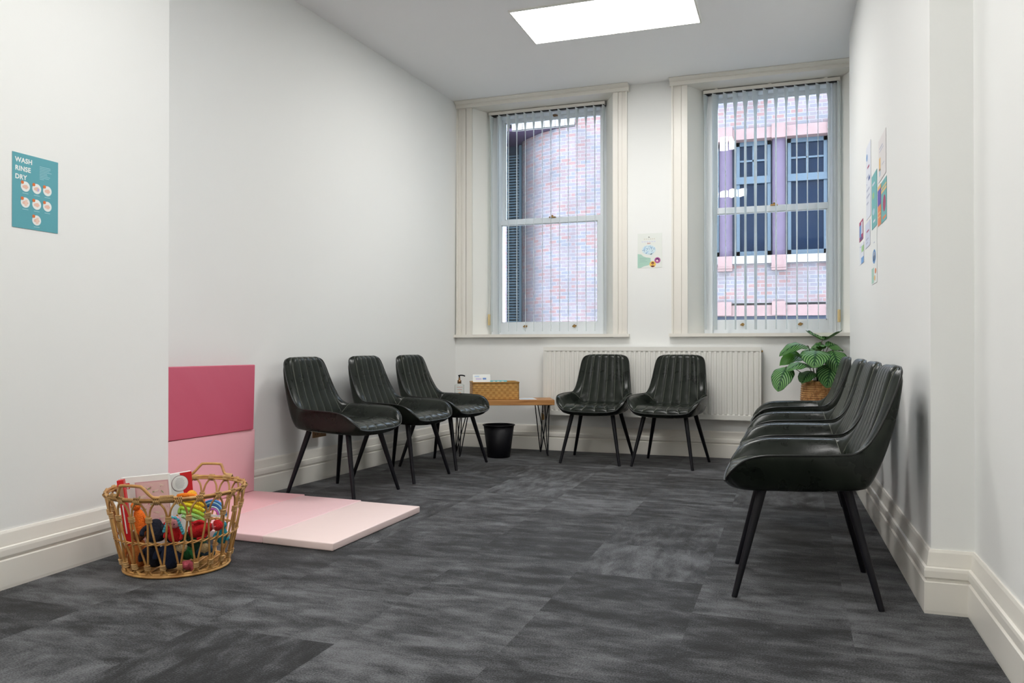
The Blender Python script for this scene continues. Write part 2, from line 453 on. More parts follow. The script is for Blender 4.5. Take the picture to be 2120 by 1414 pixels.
# interior outline: (floor xy), (ceiling xy)
F = [(-2.775, -2.2), (-2.912, 3.165), (-3.262, 3.165), (-2.993, 6.915), (.62, 6.915), (.62, 6.3), (.405, 6.3), (.466, 3.155), (.603, 3.155), (.603, -2.2)]
Cc = [(-2.775, -2.2), (-2.912, 3.165), (-3.16, 3.165), (-2.962, 6.915), (.62, 6.915), (.62, 6.3), (.405, 6.3), (.466, 3.155), (.603, 3.155), (.603, -2.2)]
b = MB(); b.hexa([(x, y, -.12) for x, y in [(-3.6, -2.5), (.95, -2.5), (.95, 6.93), (-3.6, 6.93)]], [(x, y, 0) for x, y in [(-3.6, -2.5), (.95, -2.5), (.95, 6.93), (-3.6, 6.93)]], M['carpet'])
b.build('floor', kind='structure')
b = MB(); b.box(-3.6, .95, -2.5, 6.93, CZ, CZ+.15, M['ceiling']); b.build('ceiling', kind='structure')
def wallprism(name, i0, i1, nx, ny, th=.2):
    b = MB()
    f0, f1, c0, c1 = F[i0], F[i1], Cc[i0], Cc[i1]
    bot = [(f0[0], f0[1], 0), (f1[0], f1[1], 0), (f1[0]+nx*th, f1[1]+ny*th, 0), (f0[0]+nx*th, f0[1]+ny*th, 0)]
    top = [(c0[0], c0[1], CZ), (c1[0], c1[1], CZ), (c1[0]+nx*th, c1[1]+ny*th, CZ), (c0[0]+nx*th, c0[1]+ny*th, CZ)]
    b.hexa(bot, top, M['wall']); return b.build(name, kind='structure')
# left near wall projects like a chimney breast: solid block
b = MB(); b.hexa([(F[0][0], F[0][1], 0), (F[1][0], F[1][1], 0), (-3.45, 3.165, 0), (-3.45, -2.2, 0)], [(F[0][0], F[0][1], CZ), (F[1][0], F[1][1], CZ), (-3.45, 3.165, CZ), (-3.45, -2.2, CZ)], M['wall'])
b.build('wall_left', kind='structure')
wallprism('wall_left_recess', 2, 3, -1, 0)
b = MB(); b.hexa([(.405, 6.3, 0), (.466, 3.155, 0), (.9, 3.155, 0), (.9, 6.3, 0)], [(.405, 6.3, CZ), (.466, 3.155, CZ), (.9, 3.155, CZ), (.9, 6.3, CZ)], M['wall'])
b.build('wall_right', kind='structure')
b = MB(); b.box(.603, .9, -2.2, 3.155, 0, CZ, M['wall']); b.build('wall_right_nook', kind='structure')
b = MB(); b.box(.62, .9, 6.3, 6.915, 0, CZ, M['wall']); b.build('wall_right_alcove', kind='structure')
b = MB()
for q in ((-3.45, -2.45, 0, CZ), (-.15, .9, 0, CZ), (-2.45, -.15, 0, .9), (-2.45, -.15, 2.75, CZ)): b.box(q[0], q[1], -2.4, -2.2, q[2], q[3], M['wall'])
b.build('wall_rear', kind='structure')
b = MB()
for q in ((-2.45, -2.39, .9, 2.75), (-.21, -.15, .9, 2.75), (-1.33, -1.27, .9, 2.75), (-2.45, -.15, .9, .96), (-2.45, -.15, 2.69, 2.75)): b.box(q[0], q[1], -2.34, -2.28, q[2], q[3], M['sash'])
b.build('window_3', kind='structure')  # unseen window added so daylight from behind lifts the ceiling and walls
def rollermat():
    m, nt, bb = newmat('added_blind_daylight_filter'); L = nt.links.new
    bb.inputs['Base Color'].default_value = (.8, .74, .62, 1)
    t = N(nt, 'ShaderNodeBsdfTranslucent'); t.inputs[0].default_value = (.39, .34, .275, 1)
    mx = N(nt, 'ShaderNodeMixShader'); mx.inputs[0].default_value = .85
    L(bb.outputs[0], mx.inputs[1]); L(t.outputs[0], mx.inputs[2]); L(mx.outputs[0], nt.nodes['Material Output'].inputs[0]); return m
b = MB(); b.box(-2.47, -.13, -2.195, -2.193, .88, 2.78, rollermat()); b.tube([(-2.47, -2.17, 2.80), (-.13, -2.17, 2.80)], .022, 12, M['trim'])
tag(b.build('added_roller_blind'), 'added cream roller blind over the added unseen window behind the camera', 'blind')  # unseen blind added to warm the daylight of the added rear window
# back wall with two window openings
YW = 6.915; YO = 7.34
W1 = (-2.81, -1.475, -2.716, -1.585)   # opening at wall left,right ; at frame left,right
W2 = (-.83, .49, -.719, .389)
SZ, HZ = 1.045, 3.165
b = MB()
XL, XR = -3.4, .95
b.box(XL, XR, YW, YO, -.1, SZ-.03, M['wall'])
b.box(XL, XR, YW, YO, HZ+.02, CZ+.4, M['wall'])
b.box(XL, W1[0], YW, YO, SZ-.03, HZ+.02, M['wall'])
b.box(W1[1], W2[0], YW, YO, SZ-.03, HZ+.02, M['wall'])
b.box(W2[1], XR, YW, YO, SZ-.03, HZ+.02, M['wall'])
b.build('wall_back', kind='structure')

# baseboards: profile swept along the outline with mitred corners
prof = [(.0, .222), (.006, .222), (.010, .212), (.013, .190), (.016, .168), (.016, .163), (.024, .160), (.026, .150), (.026, .128), (.022, .123), (.018, .120), (.018, .114), (.026, .110), (.027, .012), (.026, 0)]
def mitre(i):
    n = len(F); a = Vector(F[i-1]) if i > 0 else None; p = Vector(F[i]); c = Vector(F[i+1]) if i < n-1 else None
    def nr(u, v): d = (v-u).normalized(); return Vector((d.y, -d.x))
    if a is None: return nr(p, c)
    if c is None: return nr(a, p)
    n1, n2 = nr(a, p), nr(p, c); k = (n1+n2); return k/(1+n1.dot(n2))
bnames = ['baseboard_left', 'baseboard_left_return', 'baseboard_left_recess', 'baseboard_back', 'baseboard_right_alcove', 'baseboard_right_return', 'baseboard_right', 'baseboard_right_corner', 'baseboard_right_nook']
for i, nm in enumerate(bnames):
    rows = []
    for j in (i, i+1):
        mt = mitre(j); rows.append([Vector((F[j][0]+mt.x*d, F[j][1]+mt.y*d, z)) for d, z in prof])
    b = MB(); b.grid(rows, M['trim'], False); b.build(nm, kind='structure')

# ------------------------------------------------------------------ windows
def window(idx, W, casL, casR):
    root = empty('window_%d' % idx, ((W[0]+W[1])/2, YW, SZ)); root['kind'] = 'structure'
    ox, oy, oz = root.location
    def part(b, name, label=None):
        b.v = [(x-ox, y-oy, z-oz) for x, y, z in b.v]; o = b.build(name, None, root)
        if label: o['label'] = label
        return o
    # casings (architraves)
    for (x0, x1, s) in (casL, casR):
        if x0 is None: continue
        b = MB()
        w = x1-x0; inner = x1 if s > 0 else x0
        seg = [(0, .10, .03), (.10, .36, .014), (.36, .60, .022), (.60, .64, .014), (.64, 1.0, .026)]
        for a, c, d in seg:
            a2, c2 = (x0+w*a, x0+w*c) if s > 0 else (x1-w*c, x1-w*a)
            b.box(a2, c2, YW-d, YW+.01, SZ, HZ, M['trim'])
        part(b, 'casing')
    # splayed reveal panels
    for xw, xf in ((W[0], W[2]), (W[1], W[3])):
        s = 1 if xf > xw else -1
        b = MB(); b.hexa([(xw, YW-.002, SZ), (xf, 7.13, SZ), (xf, 7.2, SZ), (xw-s*.004, 7.2, SZ)], [(xw, YW-.002, HZ), (xf, 7.13, HZ), (xf, 7.2, HZ), (xw-s*.004, 7.2, HZ)], M['reveal'])
        part(b, 'reveal_panel')
    b = MB(); b.box(W[0]-.01, W[1]+.01, YW-.012, 7.33, HZ, HZ+.02, M['trim']); part(b, 'soffit')
    # cornice cap
    xl = casL[0]-.012 if casL[0] is not None else W[0]; xr = (casR[1]+.02) if casR[0] is not None else .62
    xl = max(xl, -2.962)
    b = MB(); pr = [(0, CZ-.001), (.100, CZ-.002), (.100, CZ-.006), (.085, CZ-.010), (.072, CZ-.020), (.058, CZ-.026), (.050, CZ-.026), (.050, HZ-.003), (0, HZ-.003)]
    b.grid([[Vector((x, YW-d, z)) for d, z in pr] for x in (xl, xr)], M['trim'], False)
    b.add([(xr, YW-d, z) for d, z in pr], [tuple(range(len(pr)))], M['trim'])
    part(b, 'cornice')
    # sill board
    xr2 = (casR[1]+.02) if casR[0] is not None else .62
    xl2 = max(casL[0]-.02, -2.985)
    b = MB(); b.box(xl2, xr2, YW-.045, 7.3, SZ-.028, SZ, M['trim'])
    part(b, 'sill')
    # box frame
    fl, fr = W[2], W[3]
    b = MB()
    b.box(fl-.1, fl+.075, 7.16, 7.34, SZ, HZ, M['sash']); b.box(fr-.062, fr+.1, 7.16, 7.34, SZ, HZ, M['sash'])
    b.box(fl+.06, fl+.07, 7.145, 7.16, SZ, HZ, M['sash']); b.box(fr-.05, fr-.035, 7.145, 7.16, SZ, HZ, M['sash'])
    b.box(fl, fr, 7.16, 7.34, HZ-.035, HZ+.02, M['sash']); b.box(fl, fr, 7.18, 7.36, SZ-.03, SZ+.02, M['sash'])
    part(b, 'frame')
    gl, gr = fl+.1, fr-.083      # upper glass
    def sash(nm, y, x0, x1, z0, z1, st, top, bot):
        b = MB()
        b.box(x0-st, x0, y, y+.04, z0-bot, z1+top, M['sash']); b.box(x1, x1+st, y, y+.04, z0-bot, z1+top, M['sash'])
        b.box(x0, x1, y, y+.04, z1, z1+top, M['sash']); b.box(x0, x1, y, y+.04, z0-bot, z0, M['sash'])
        # glazing bead
        for (a, c, d, e) in ((x0, x0+.008, z0, z1), (x1-.008, x1, z0, z1), (x0, x1, z0, z0+.008), (x0, x1, z1-.008, z1)):
            b.box(a, c, y+.012, y+.03, d, e, M['sash'])
        s = part(b, nm)
        g = MB(); g.box(x0, x1, y+.019, y+.022, z0, z1, M['glass']); g.v = [(x-ox, yy-oy, z-oz) for x, yy, z in g.v]
        g.build('glass_pane', None, s)
        return s
    sash('sash', 7.265, gl, gr, 2.155, 3.10, .06, .05, .045)
    lower = sash('sash', 7.21, gl-.02, gr-.018, 1.16, 2.10, .045, .045, .095)
    for fx_ in (.24, .75):
        b = MB(); x = gl+(gr-gl)*fx_
        b.ball((x, 7.195, 1.125), (.014, .012, .014), M['brass']); b.tube([(x-.02, 7.2, 1.122), (x+.02, 7.2, 1.128)], .006, 8, M['brass'])
        part(b, 'sash_lift', 'brass sash lift')
    b = MB(); x = (gl+gr)/2+.02
    b.box(x-.03, x+.03, 7.2, 7.235, 2.147, 2.158, M['brass']); b.ball((x, 7.21, 2.165), .010, M['brass']); part(b, 'sash_catch', 'small brass sash catch')
    return root
w1 = window(1, W1, (-2.967, -2.81, 1), (-1.475, -1.350, -1))
w2 = window(2, W2, (-.965, -.83, 1), (.49, .62, -1))
b = MB(); b.ball((-2.11, 7.25, 3.125), (.02, .015, .014), M['antique']); b.tube([(-2.11, 7.25, 3.125), (-2.08, 7.245, 3.118)], .008, 8, M['antique'])
o = b.build('sash_stop', None, None); o.parent = w1; o.matrix_parent_inverse = Matrix.Translation(-Vector(w1.location))

# ------------------------------------------------------------------ vertical blinds
def blind(label, x0, x1, slats, z0, z1, wx):
    root = tag(empty('vertical_blind', ((x0+x1)/2, 7.1, z1)), label, 'blind')
    ox, oy, oz = root.location
    b = MB(); b.box(x0-ox, x1-ox, -.022, .022, -.028, 0, M['trim']); b.box(x0-ox+.01, x1-ox-.01, -.012, .012, -.034, -.028, M['lead'])
    for k in range(3):
        xx = (x0-ox)+(x1-x0)*(.1+.4*k); b.box(xx-.012, xx+.012, -.02, .02, 0, .012, M['trim'])
    b.build('headrail', None, root)
    for (sx, ang) in slats:
        s = MB(); n = 6; w = .089; rows = []
        top = -.036; bot = z0-z1
        for i in range(25):
            z = top+(bot-top)*i/24
            tw = (1-smooth(0, .12, i/24))*.35
            a = ang+tw+.02*sin(i*.6+sx*9)
            row = []
            for k in range(n+1):
                t = (k/n-.5)*w; c = .004*(1-(2*k/n-1)**2)
                row.append(Vector((t*sin(a)+c*cos(a), t*cos(a)-c*sin(a), z)))
            rows.append(row)
        # thin real thickness
        s.grid(rows, M['slat'], True)
        s.grid([[p+Vector((.0008*cos(ang), -.0008*sin(ang), 0)) for p in r] for r in rows], M['slat'], True)
        s.box(-.004, .004, -.008, .008, -.037, -.028, M['cord'])
        o = s.build('slat', None, root); o.location = (sx-ox, 0, 0)
    c = MB(); c.tube([(wx-ox, -.03, -.02), (wx-ox, -.032, 1.24-oz)], .0018, 6, M['cord']); c.tube([(wx-ox+.014, -.03, -.02), (wx-ox+.012, -.032, 1.5-oz), (wx-ox+.002, -.032, 1.24-oz)], .0018, 6, M['cord'])
    c.build('pull_cord', None, root)
    c = MB(); c.lathe([(0, 0), (.011, 0), (.0125, .004), (.0125, .1), (.011, .104), (0, .104)], 16, M['wood_weight'], (wx-ox, -.032, 1.135-oz)); o = c.build('cord_weight', None, root); o['label'] = 'pale wooden cord weight'
    return root
s1 = []
for i in range(14):
    x = -2.69+i*.0835
    view = math.atan2(x, 7.1)
    s1.append((x, view+(.13 if i < 1 else .06 if i < 4 else .02)))
blind('vertical blind with white slats turned open in the left window', -2.715, -1.59, s1, 1.075, 3.160, -2.735+.03)
dl = [.10, .32, .07, .17, .22, .26, .17, .12, .06, .13, .05, .04, .05, .04]
s2 = []
for i in range(14):
    x = -.70+i*.083
    s2.append((x, math.atan2(x, 7.1)+dl[i]))
blind('vertical blind with white slats turned open in the right window', -.717, .385, s2, 1.08, 3.158, .372)

# ------------------------------------------------------------------ ceiling light panels
def light_panel(x0, x1, y0, y1, label):
    cx, cy = (x0+x1)/2, (y0+y1)/2
    r = tag(empty('ceiling_light', (cx, cy, CZ)), label, 'ceiling light', 'flat white ceiling light panels')
    w, d = (x1-x0)/2, (y1-y0)/2
    b = MB(); t = .012
    b.box(-w-t, w+t, -d-t, -d, -.012, -.001, M['radiator']); b.box(-w-t, w+t, d, d+t, -.012, -.001, M['radiator'])
    b.box(-w-t, -w, -d, d, -.012, -.001, M['radiator']); b.box(w, w+t, -d, d, -.012, -.001, M['radiator'])
    b.build('frame', None, r)
    b = MB(); b.box(-w, w, -d, d, -.010, -.002, M['panel']); b.build('diffuser', None, r)
light_panel(-1.803, -.60, 5.11, 5.70, 'rectangular white light panel glowing flush in the ceiling')
light_panel(-1.803, -.60, 2.00, 2.60, 'rectangular light panel on the ceiling level with the toy basket, outside the picture')
light_panel(-2.70, -1.50, -1.10, -.50, 'added fill light panel on the ceiling behind the camera, out of view')  # unseen panel added to spread the room light more evenly

# ------------------------------------------------------------------ radiator
def radiator():
    x0, x1, z0, z1 = -2.09, -.235, .325, .930
    r = tag(empty('radiator', ((x0+x1)/2, 6.87, z0)), 'long white ribbed panel radiator on the wall below the windows', 'radiator')
    ox, oy, oz = r.location
    b = MB(); yf = 6.825-oy; w = x1-x0; n = 44; p = w/n
    rows = [[], []]
    xs = []
    for i in range(n):
        for t, d in ((0, .007), (.08, .007), (.16, 0), (.62, 0), (.70, .007)):
            xs.append((x0-ox+(i+t)*p, d))
    xs.append((x1-ox, .007))
    zt, zb = z1-z0-.04, .045
    top = [Vector((x, yf+.004, zt+.008)) for x, d in xs]; r1 = [Vector((x, yf+d, zt-.004)) for x, d in xs]; r2 = [Vector((x, yf+d, zb+.004)) for x, d in xs]; bt = [Vector((x, yf+.004, zb-.008)) for x, d in xs]
    b.grid([top, r1, r2, bt], M['radiator'], False)
    b.box(x0-ox, x1-ox, yf-.001, yf+.02, zt+.006, z1-z0, M['radiator']); b.box(x0-ox, x1-ox, yf-.001, yf+.02, 0, zb-.006, M['radiator'])
    b.box(x0-ox, x1-ox, yf+.01, yf+.02, .01, z1-z0-.01, M['radiator'])
    b.build('front_panel', None, r)
    b = MB(); b.box(x0-ox-.004, x0-ox+.008, yf, yf+.07, .008, z1-z0-.002, M['radiator']); b.box(x1-ox-.008, x1-ox+.004, yf, yf+.07, .008, z1-z0-.002, M['radiator'])
    b.box(x0-ox, x1-ox, yf+.02, yf+.07, z1-z0-.012, z1-z0-.004, M['radiator']); b.box(x0-ox+.01, x1-ox-.01, yf+.05, yf+.085, .0, z1-z0-.03, M['radiator'])
    b.build('casing', None, r)
    b = MB(); b.box(x0-ox+.01, x1-ox-.01, yf+.03, yf+.055, -.008, .03, M['radiator']); b.build('rear_panel', None, r)
    b = MB(); x = x0-ox-.02
    b.tube([(x, yf+.04, .03), (x, yf+.04, -.09), (x, yf+.04, -.312)], .0075, 10, M['radiator'])
    b.build('pipe', None, r)
    b = MB(); b.tube([(x, yf+.04, .01), (x, yf+.04, -.05)], .014, 12, M['brass']); b.tube([(x, yf+.04, .025), (x+.03, yf+.04, .025)], .009, 10, M['black_metal']); b.build('valve', None, r)
    b = MB(); b.tube([(x1-ox+.004, yf+.045, .57), (x1-ox+.016, yf+.045, .57)], .008, 10, M['brass']); b.build('bleed_valve', None, r)
radiator()

# ------------------------------------------------------------------ chair
SIDE = [(.138, .301, .848), (.182, .299, .833), (.203, .291, .797), (.214, .273, .73), (.223, .247, .655), (.233, .214, .59), (.243, .176, .556),
        (.253, .145, .549), (.270, .10, .547), (.286, .02, .545), (.291, -.08, .542), (.289, -.155, .536), (.281, -.212, .517), (.264, -.254, .480), (.228, -.279, .443)]
CEN = [(.301, .851), (.288, .852), (.270, .835), (.257, .785), (.243, .71), (.222, .625), (.190, .535),
       (.168, .470), (.120, .458), (.02, .457), (-.08, .462), (-.17, .467), (-.225, .460), (-.270, .443), (-.294, .416)]
def lean(y, z):
    k = max(0, (z-.55)/.30); return y+.032*k, z+.013*k
SIDE = [(x, *lean(y, z)) for x, y, z in SIDE]; CEN = [lean(y, z) for y, z in CEN]
def chair():
    root = empty('dining_chair', (0, 0, 0))
    side = spline(SIDE, 4); cen = spline([(0, y, z) for y, z in CEN], 4)
    # keep crease sharp: index of crease = 7*4 in both
    nV = len(side); cr = 7*4
    toprow = lambda u: Vector((.138*u, *lean(.301, .851-.004*u*u)))
    def botrow(u):
        P = [(.228, -.277, .440), (.208, -.283, .430), (.16, -.290, .421), (.10, -.293, .417), (0, -.294, .416)]
        s_ = spline(P, 8); t = (1-abs(u))*(len(s_)-1); i = min(int(t), len(s_)-2); p = s_[i].lerp(s_[i+1], t-i)
        return Vector((p.x*(1 if u >= 0 else -1), p.y, p.z))
    lines = [-.72, -.432, -.144, .144, .432, .72]
    us = set()
    edges = [-1]+lines+[1]
    for a, c in zip(edges[:-1], edges[1:]):
        m = 8
        for k in range(m+1): us.add(round(a+(c-a)*k/m, 5))
        us.add(round(a+(c-a)*.03, 5)); us.add(round(c-(c-a)*.03, 5))
    us = sorted(us)
    def base(u, v, i):
        E = side[i]; C_ = cen[i]; au = abs(u)
        back = i <= cr
        x = u*E.x
        if back:
            g = smooth(.55, 1.0, au)
            # side wings of the back
        else:
            k = smooth(cr, cr+10, i)
            g = smooth(.66, 1.0, au)*k+smooth(.55, 1.0, au)*(1-k)
        p = Vector((x, C_.y+(E.y-C_.y)*g, C_.z+(E.z-C_.z)*g))
        return p
    last = nV-1
    P = []
    for i in range(nV):
        v = i/last; row = []
        for u in us:
            p = base(u, v, i)
            w0 = 1-smooth(0, 4, i); w1_ = smooth(last-7, last, i)
            p = p+(toprow(u)-base(u, 0, 0))*w0+(botrow(u)-base(u, 1, last))*w1_
            row.append(p)
        P.append(row)
    # puffed channels
    def puff(u, i):
        if abs(u) > lines[-1]:
            t = (abs(u)-.72)/.28; h = .006*min(1, t/.25)*(1-smooth(.7, 1, t))
        else:
            h = 0
            for a, c in zip(lines[:-1], lines[1:]):
                if a <= u <= c:
                    t = (u-a)/(c-a); h = (.0062 if i <= cr else .0046)*(max(0, sin(pi*t)))**.45
        v = i/last
        amp = smooth(0, 9, i)*(1-smooth(last-4, last, i))
        crs = 1-.9*math.exp(-((i-cr)/1.6)**2)
        return h*amp*crs
    Q = []
    for i in range(nV):
        row = []
        for j, u in enumerate(us):
            a = P[min(i+1, last)][j]-P[max(i-1, 0)][j]; c = P[i][min(j+1, len(us)-1)]-P[i][max(j-1, 0)]
            n = c.cross(a)
            n = n.normalized() if n.length > 1e-9 else Vector((0, 0, 1))
            # inner surface must face forward / up
            if n.dot(Vector((0, -1, .8))) < 0: n = -n
            row.append(P[i][j]+n*puff(u, i))
        Q.append(row)
    b = MB(); b.grid(Q[:cr+1], M['leather'], True)
    o = b.build('backrest', None, root)
    b = MB(); b.grid(Q[cr:], M['leather'], True)
    o2 = b.build('seat', None, root)
    # stitching along the channels
    bs, bk = MB(), MB()
    for L_ in lines:
        j = us.index(round(L_, 5))
        bk.tube([Q[i][j]+Vector((0, -.0006, .0006)) for i in range(2, cr)], .0011, 5, M['thread'])
        bs.tube([Q[i][j]+Vector((0, -.0006, .0009)) for i in range(cr+1 if abs(L_) < .7 else last-9, last-1)], .0011, 5, M['thread'])
    for s_ in (-1, 1):
        j0 = 0 if s_ < 0 else len(us)-1
        rng = [j for j, u in enumerate(us) if u*s_ >= .72]
        bk.tube([Q[cr][j]+Vector((0, -.001, .001)) for j in rng], .0011, 5, M['thread'])
    bk.build('stitching', None, o); bs.build('stitching', None, o2)
    # piping loop
    half = [toprow(0), toprow(.5)]+side[0:]+[botrow(u) for u in (.85, .7, .5, .3, .15, 0)]
    loop = half+[Vector((-p.x, p.y, p.z)) for p in reversed(half[1:-1])]
    b = MB(); b.tube(loop, .0042, 8, M['piping'], closed=True); b.build('piping', None, root)
    # outer shell from piping down to base
    basepts = []
    nH = len(half)
    dense = half
    # arc-length parametrise both
    def target(p, k):
        t = k/(nH-1)
        pts = spline([(0, .222, .420), (.10, .222, .420), (.175, .215, .420), (.217, .190, .420), (.236, .13, .418), (.243, .02, .412), (.240, -.10, .408), (.225, -.20, .403), (.17, -.257, .398), (.08, -.276, .395), (0, -.279, .394)], 10)
        return pts
    tp = target(None, 0)
    # map each seam point to base parameter via seam arc fraction with weights
    acc = [0]
    for a, c in zip(half[:-1], half[1:]): acc.append(acc[-1]+(c-a).length)
    tot = acc[-1]
    def fmap(s_):
        K = [(0, 0), (.125, .13), (.20, .20), (.44, .30), (.52, .38), (.66, .56), (.80, .74), (.86, .80), (1, 1)]
        for (a, fa), (c, fc) in zip(K[:-1], K[1:]):
            if s_ <= c: return fa+(fc-fa)*(s_-a)/(c-a)
        return 1
    rows = []
    nS = 14
    for k, p in enumerate(half):
        s_ = acc[k]/tot; f = fmap(s_)*(len(tp)-1); i = min(int(f), len(tp)-2); B = tp[i].lerp(tp[i+1], f-i)
        hd = Vector((B.x, B.y, 0)); 
        d = Vector((p.x*.9, p.y+.02, 0)); d = (d.normalized()+hd.normalized()*.6).normalized()
        isback = 1-smooth(.36, .52, s_)
        amp = (.030*isback+.012*(1-isback))
        if s_ > .8: amp *= .35
        row = []
        for q in range(nS+1):
            t = q/nS
            tt = min(1, t/.86)
            pt = p.lerp(B, tt)+d*amp*(max(0, sin(pi*tt))**.55 if tt < 1 else 0)
            if t > .87: pt = B+Vector((-B.x*.10, -B.y*.08, -.008))*((t-.86)/.14)
            if isback > 0 and t < .3: pt.z += .004*isback*sin(pi*t/.3)
            row.append(pt)
        rows.append(row)
    full = rows+[[Vector((-p.x, p.y, p.z)) for p in r] for r in reversed(rows[1:-1])]
    full.append(full[0])
    b = MB(); b.grid(full, M['leather'], True)
    ring = [r[-1] for r in full[:-1]]
    b.add(ring+[Vector((0, 0, .404))], [(i, (i+1) % len(ring), len(ring)) for i in range(len(ring))], M['black_metal'], False)
    b.build('shell', None, root)
    for sx in (-1, 1):
        for (ty, fx_, fy_) in ((-.150, .240, -.252), (.150, .255, .252)):
            b = MB(); b.tube([(sx*.163, ty, .402), (sx*(.163+(fx_-.163)*.97), ty+(fy_-ty)*.97, .012), (sx*fx_, fy_, 0)], [.0178, .0112, .0105], 14, M['black_metal'])
            b.build('leg', None, root)
    return root
proto = chair()
G1, G2, G3 = 'dark leather chairs along the left wall', 'dark leather chairs in front of the radiator', 'dark leather chairs along the right wall'
spots = [(-2.70, 4.466, 84.1, 'dark green ribbed leather chair on the left wall, nearest the pink play mat', G1),
         (-2.645, 5.160, 84.1, 'dark green ribbed leather chair in the middle of the three along the left wall', G1),
         (-2.598, 5.795, 82.8, 'dark green ribbed leather chair on the left wall, beside the wooden corner table', G1),
         (-1.505, 6.395, 0.0, 'dark green ribbed leather chair facing the camera before the radiator, nearer the waste bin', G2),
         (-.908, 6.385, -7.0, 'dark green ribbed leather chair before the radiator, nearer the potted plant', G2),
         (.040, 3.345, -87.8, 'dark leather chair seen side-on in the right foreground, nearest of the right-hand row', G3),
         (.040, 4.03, -88.5, 'dark leather chair in the right-hand row, directly behind the foreground one', G3),
         (.040, 4.77, -88.5, 'dark leather chair third from the front in the right-hand row', G3),
         (.030, 5.76, -88.5, 'dark leather chair at the far end of the right-hand row, just before the potted plant', G3)]
for i, (x, y, a, lab, g) in enumerate(spots):
    c = proto if i == 0 else copy_tree(proto)
    c.location = (x, y, 0); c.rotation_euler = (0, 0, radians(a)); tag(c, lab, 'chair', g)

# ------------------------------------------------------------------ play mat
def padded(P0, U, V, T, m, name, root, n=14, puff=.004):
    # box slab with rounded edges; P0 corner, U,V,T vectors
    b = MB()
    P0, U, V, T = map(Vector, (P0, U, V, T))
    bm = bmesh.new()
    vs = [bm.verts.new(P0+U*i+V*j+T*k) for k in (0, 1) for j in (0, 1) for i in (0, 1)]
    for f in [(0, 2, 3, 1), (4, 5, 7, 6), (0, 1, 5, 4), (2, 6, 7, 3), (0, 4, 6, 2), (1, 3, 7, 5)]: bm.faces.new([vs[a] for a in f])
    bmesh.ops.recalc_face_normals(bm, faces=bm.faces)
    bmesh.ops.bevel(bm, geom=bm.edges[:], offset=.006, segments=3, affect='EDGES', profile=.6)
    me = bpy.data.meshes.new(name); bm.to_mesh(me); bm.free(); me.materials.append(m)
    for p in me.polygons: p.use_smooth = True
    o = bpy.data.objects.new(name, me); COL.objects.link(o); o.parent = root
    return o
pm = tag(empty('folding_play_mat', (-2.6, 3.66, 0)), 'pink folding floor mat with its rose end propped upright against the left wall', 'play mat')
def PM(x, y, z): return (x+2.6, y-3.66, z)
def slab(name, a, b_, c, t, m, lab):
    a, b_, c = Vector(PM(*a)), Vector(PM(*b_)), Vector(PM(*c))
    o = padded(a, b_-a, c-a, t, m, name, pm); o['label'] = lab
TH_ = .036
slab('mat_panel', (-3.190, 3.205, .002), (-2.795, 3.205, .002), (-3.185, 4.160, .002), (0, 0, TH_), M['mat_pink2'], 'pink panel lying against the wall')
slab('mat_panel', (-2.793, 3.200, .002), (-2.375, 3.185, .002), (-2.790, 4.125, .002), (0, 0, TH_), M['mat_blush'], 'blush panel lying in the middle')
slab('mat_panel', (-2.373, 3.185, .002), (-1.975, 3.165, .002), (-2.370, 4.085, .002), (0, 0, TH_), M['mat_pale'], 'palest panel at the free end')
slab('mat_panel', (-3.208, 3.20, .040), (-3.190, 4.155, .040), (-3.192, 3.185, .425), (.036, 0, .0), M['mat_pink'], 'pink upright panel')
slab('mat_panel', (-3.190, 3.185, .429), (-3.165, 4.115, .425), (-3.175, 3.18, .828), (.036, 0, .0), M['mat_rose'], 'dark rose upright panel at the top')

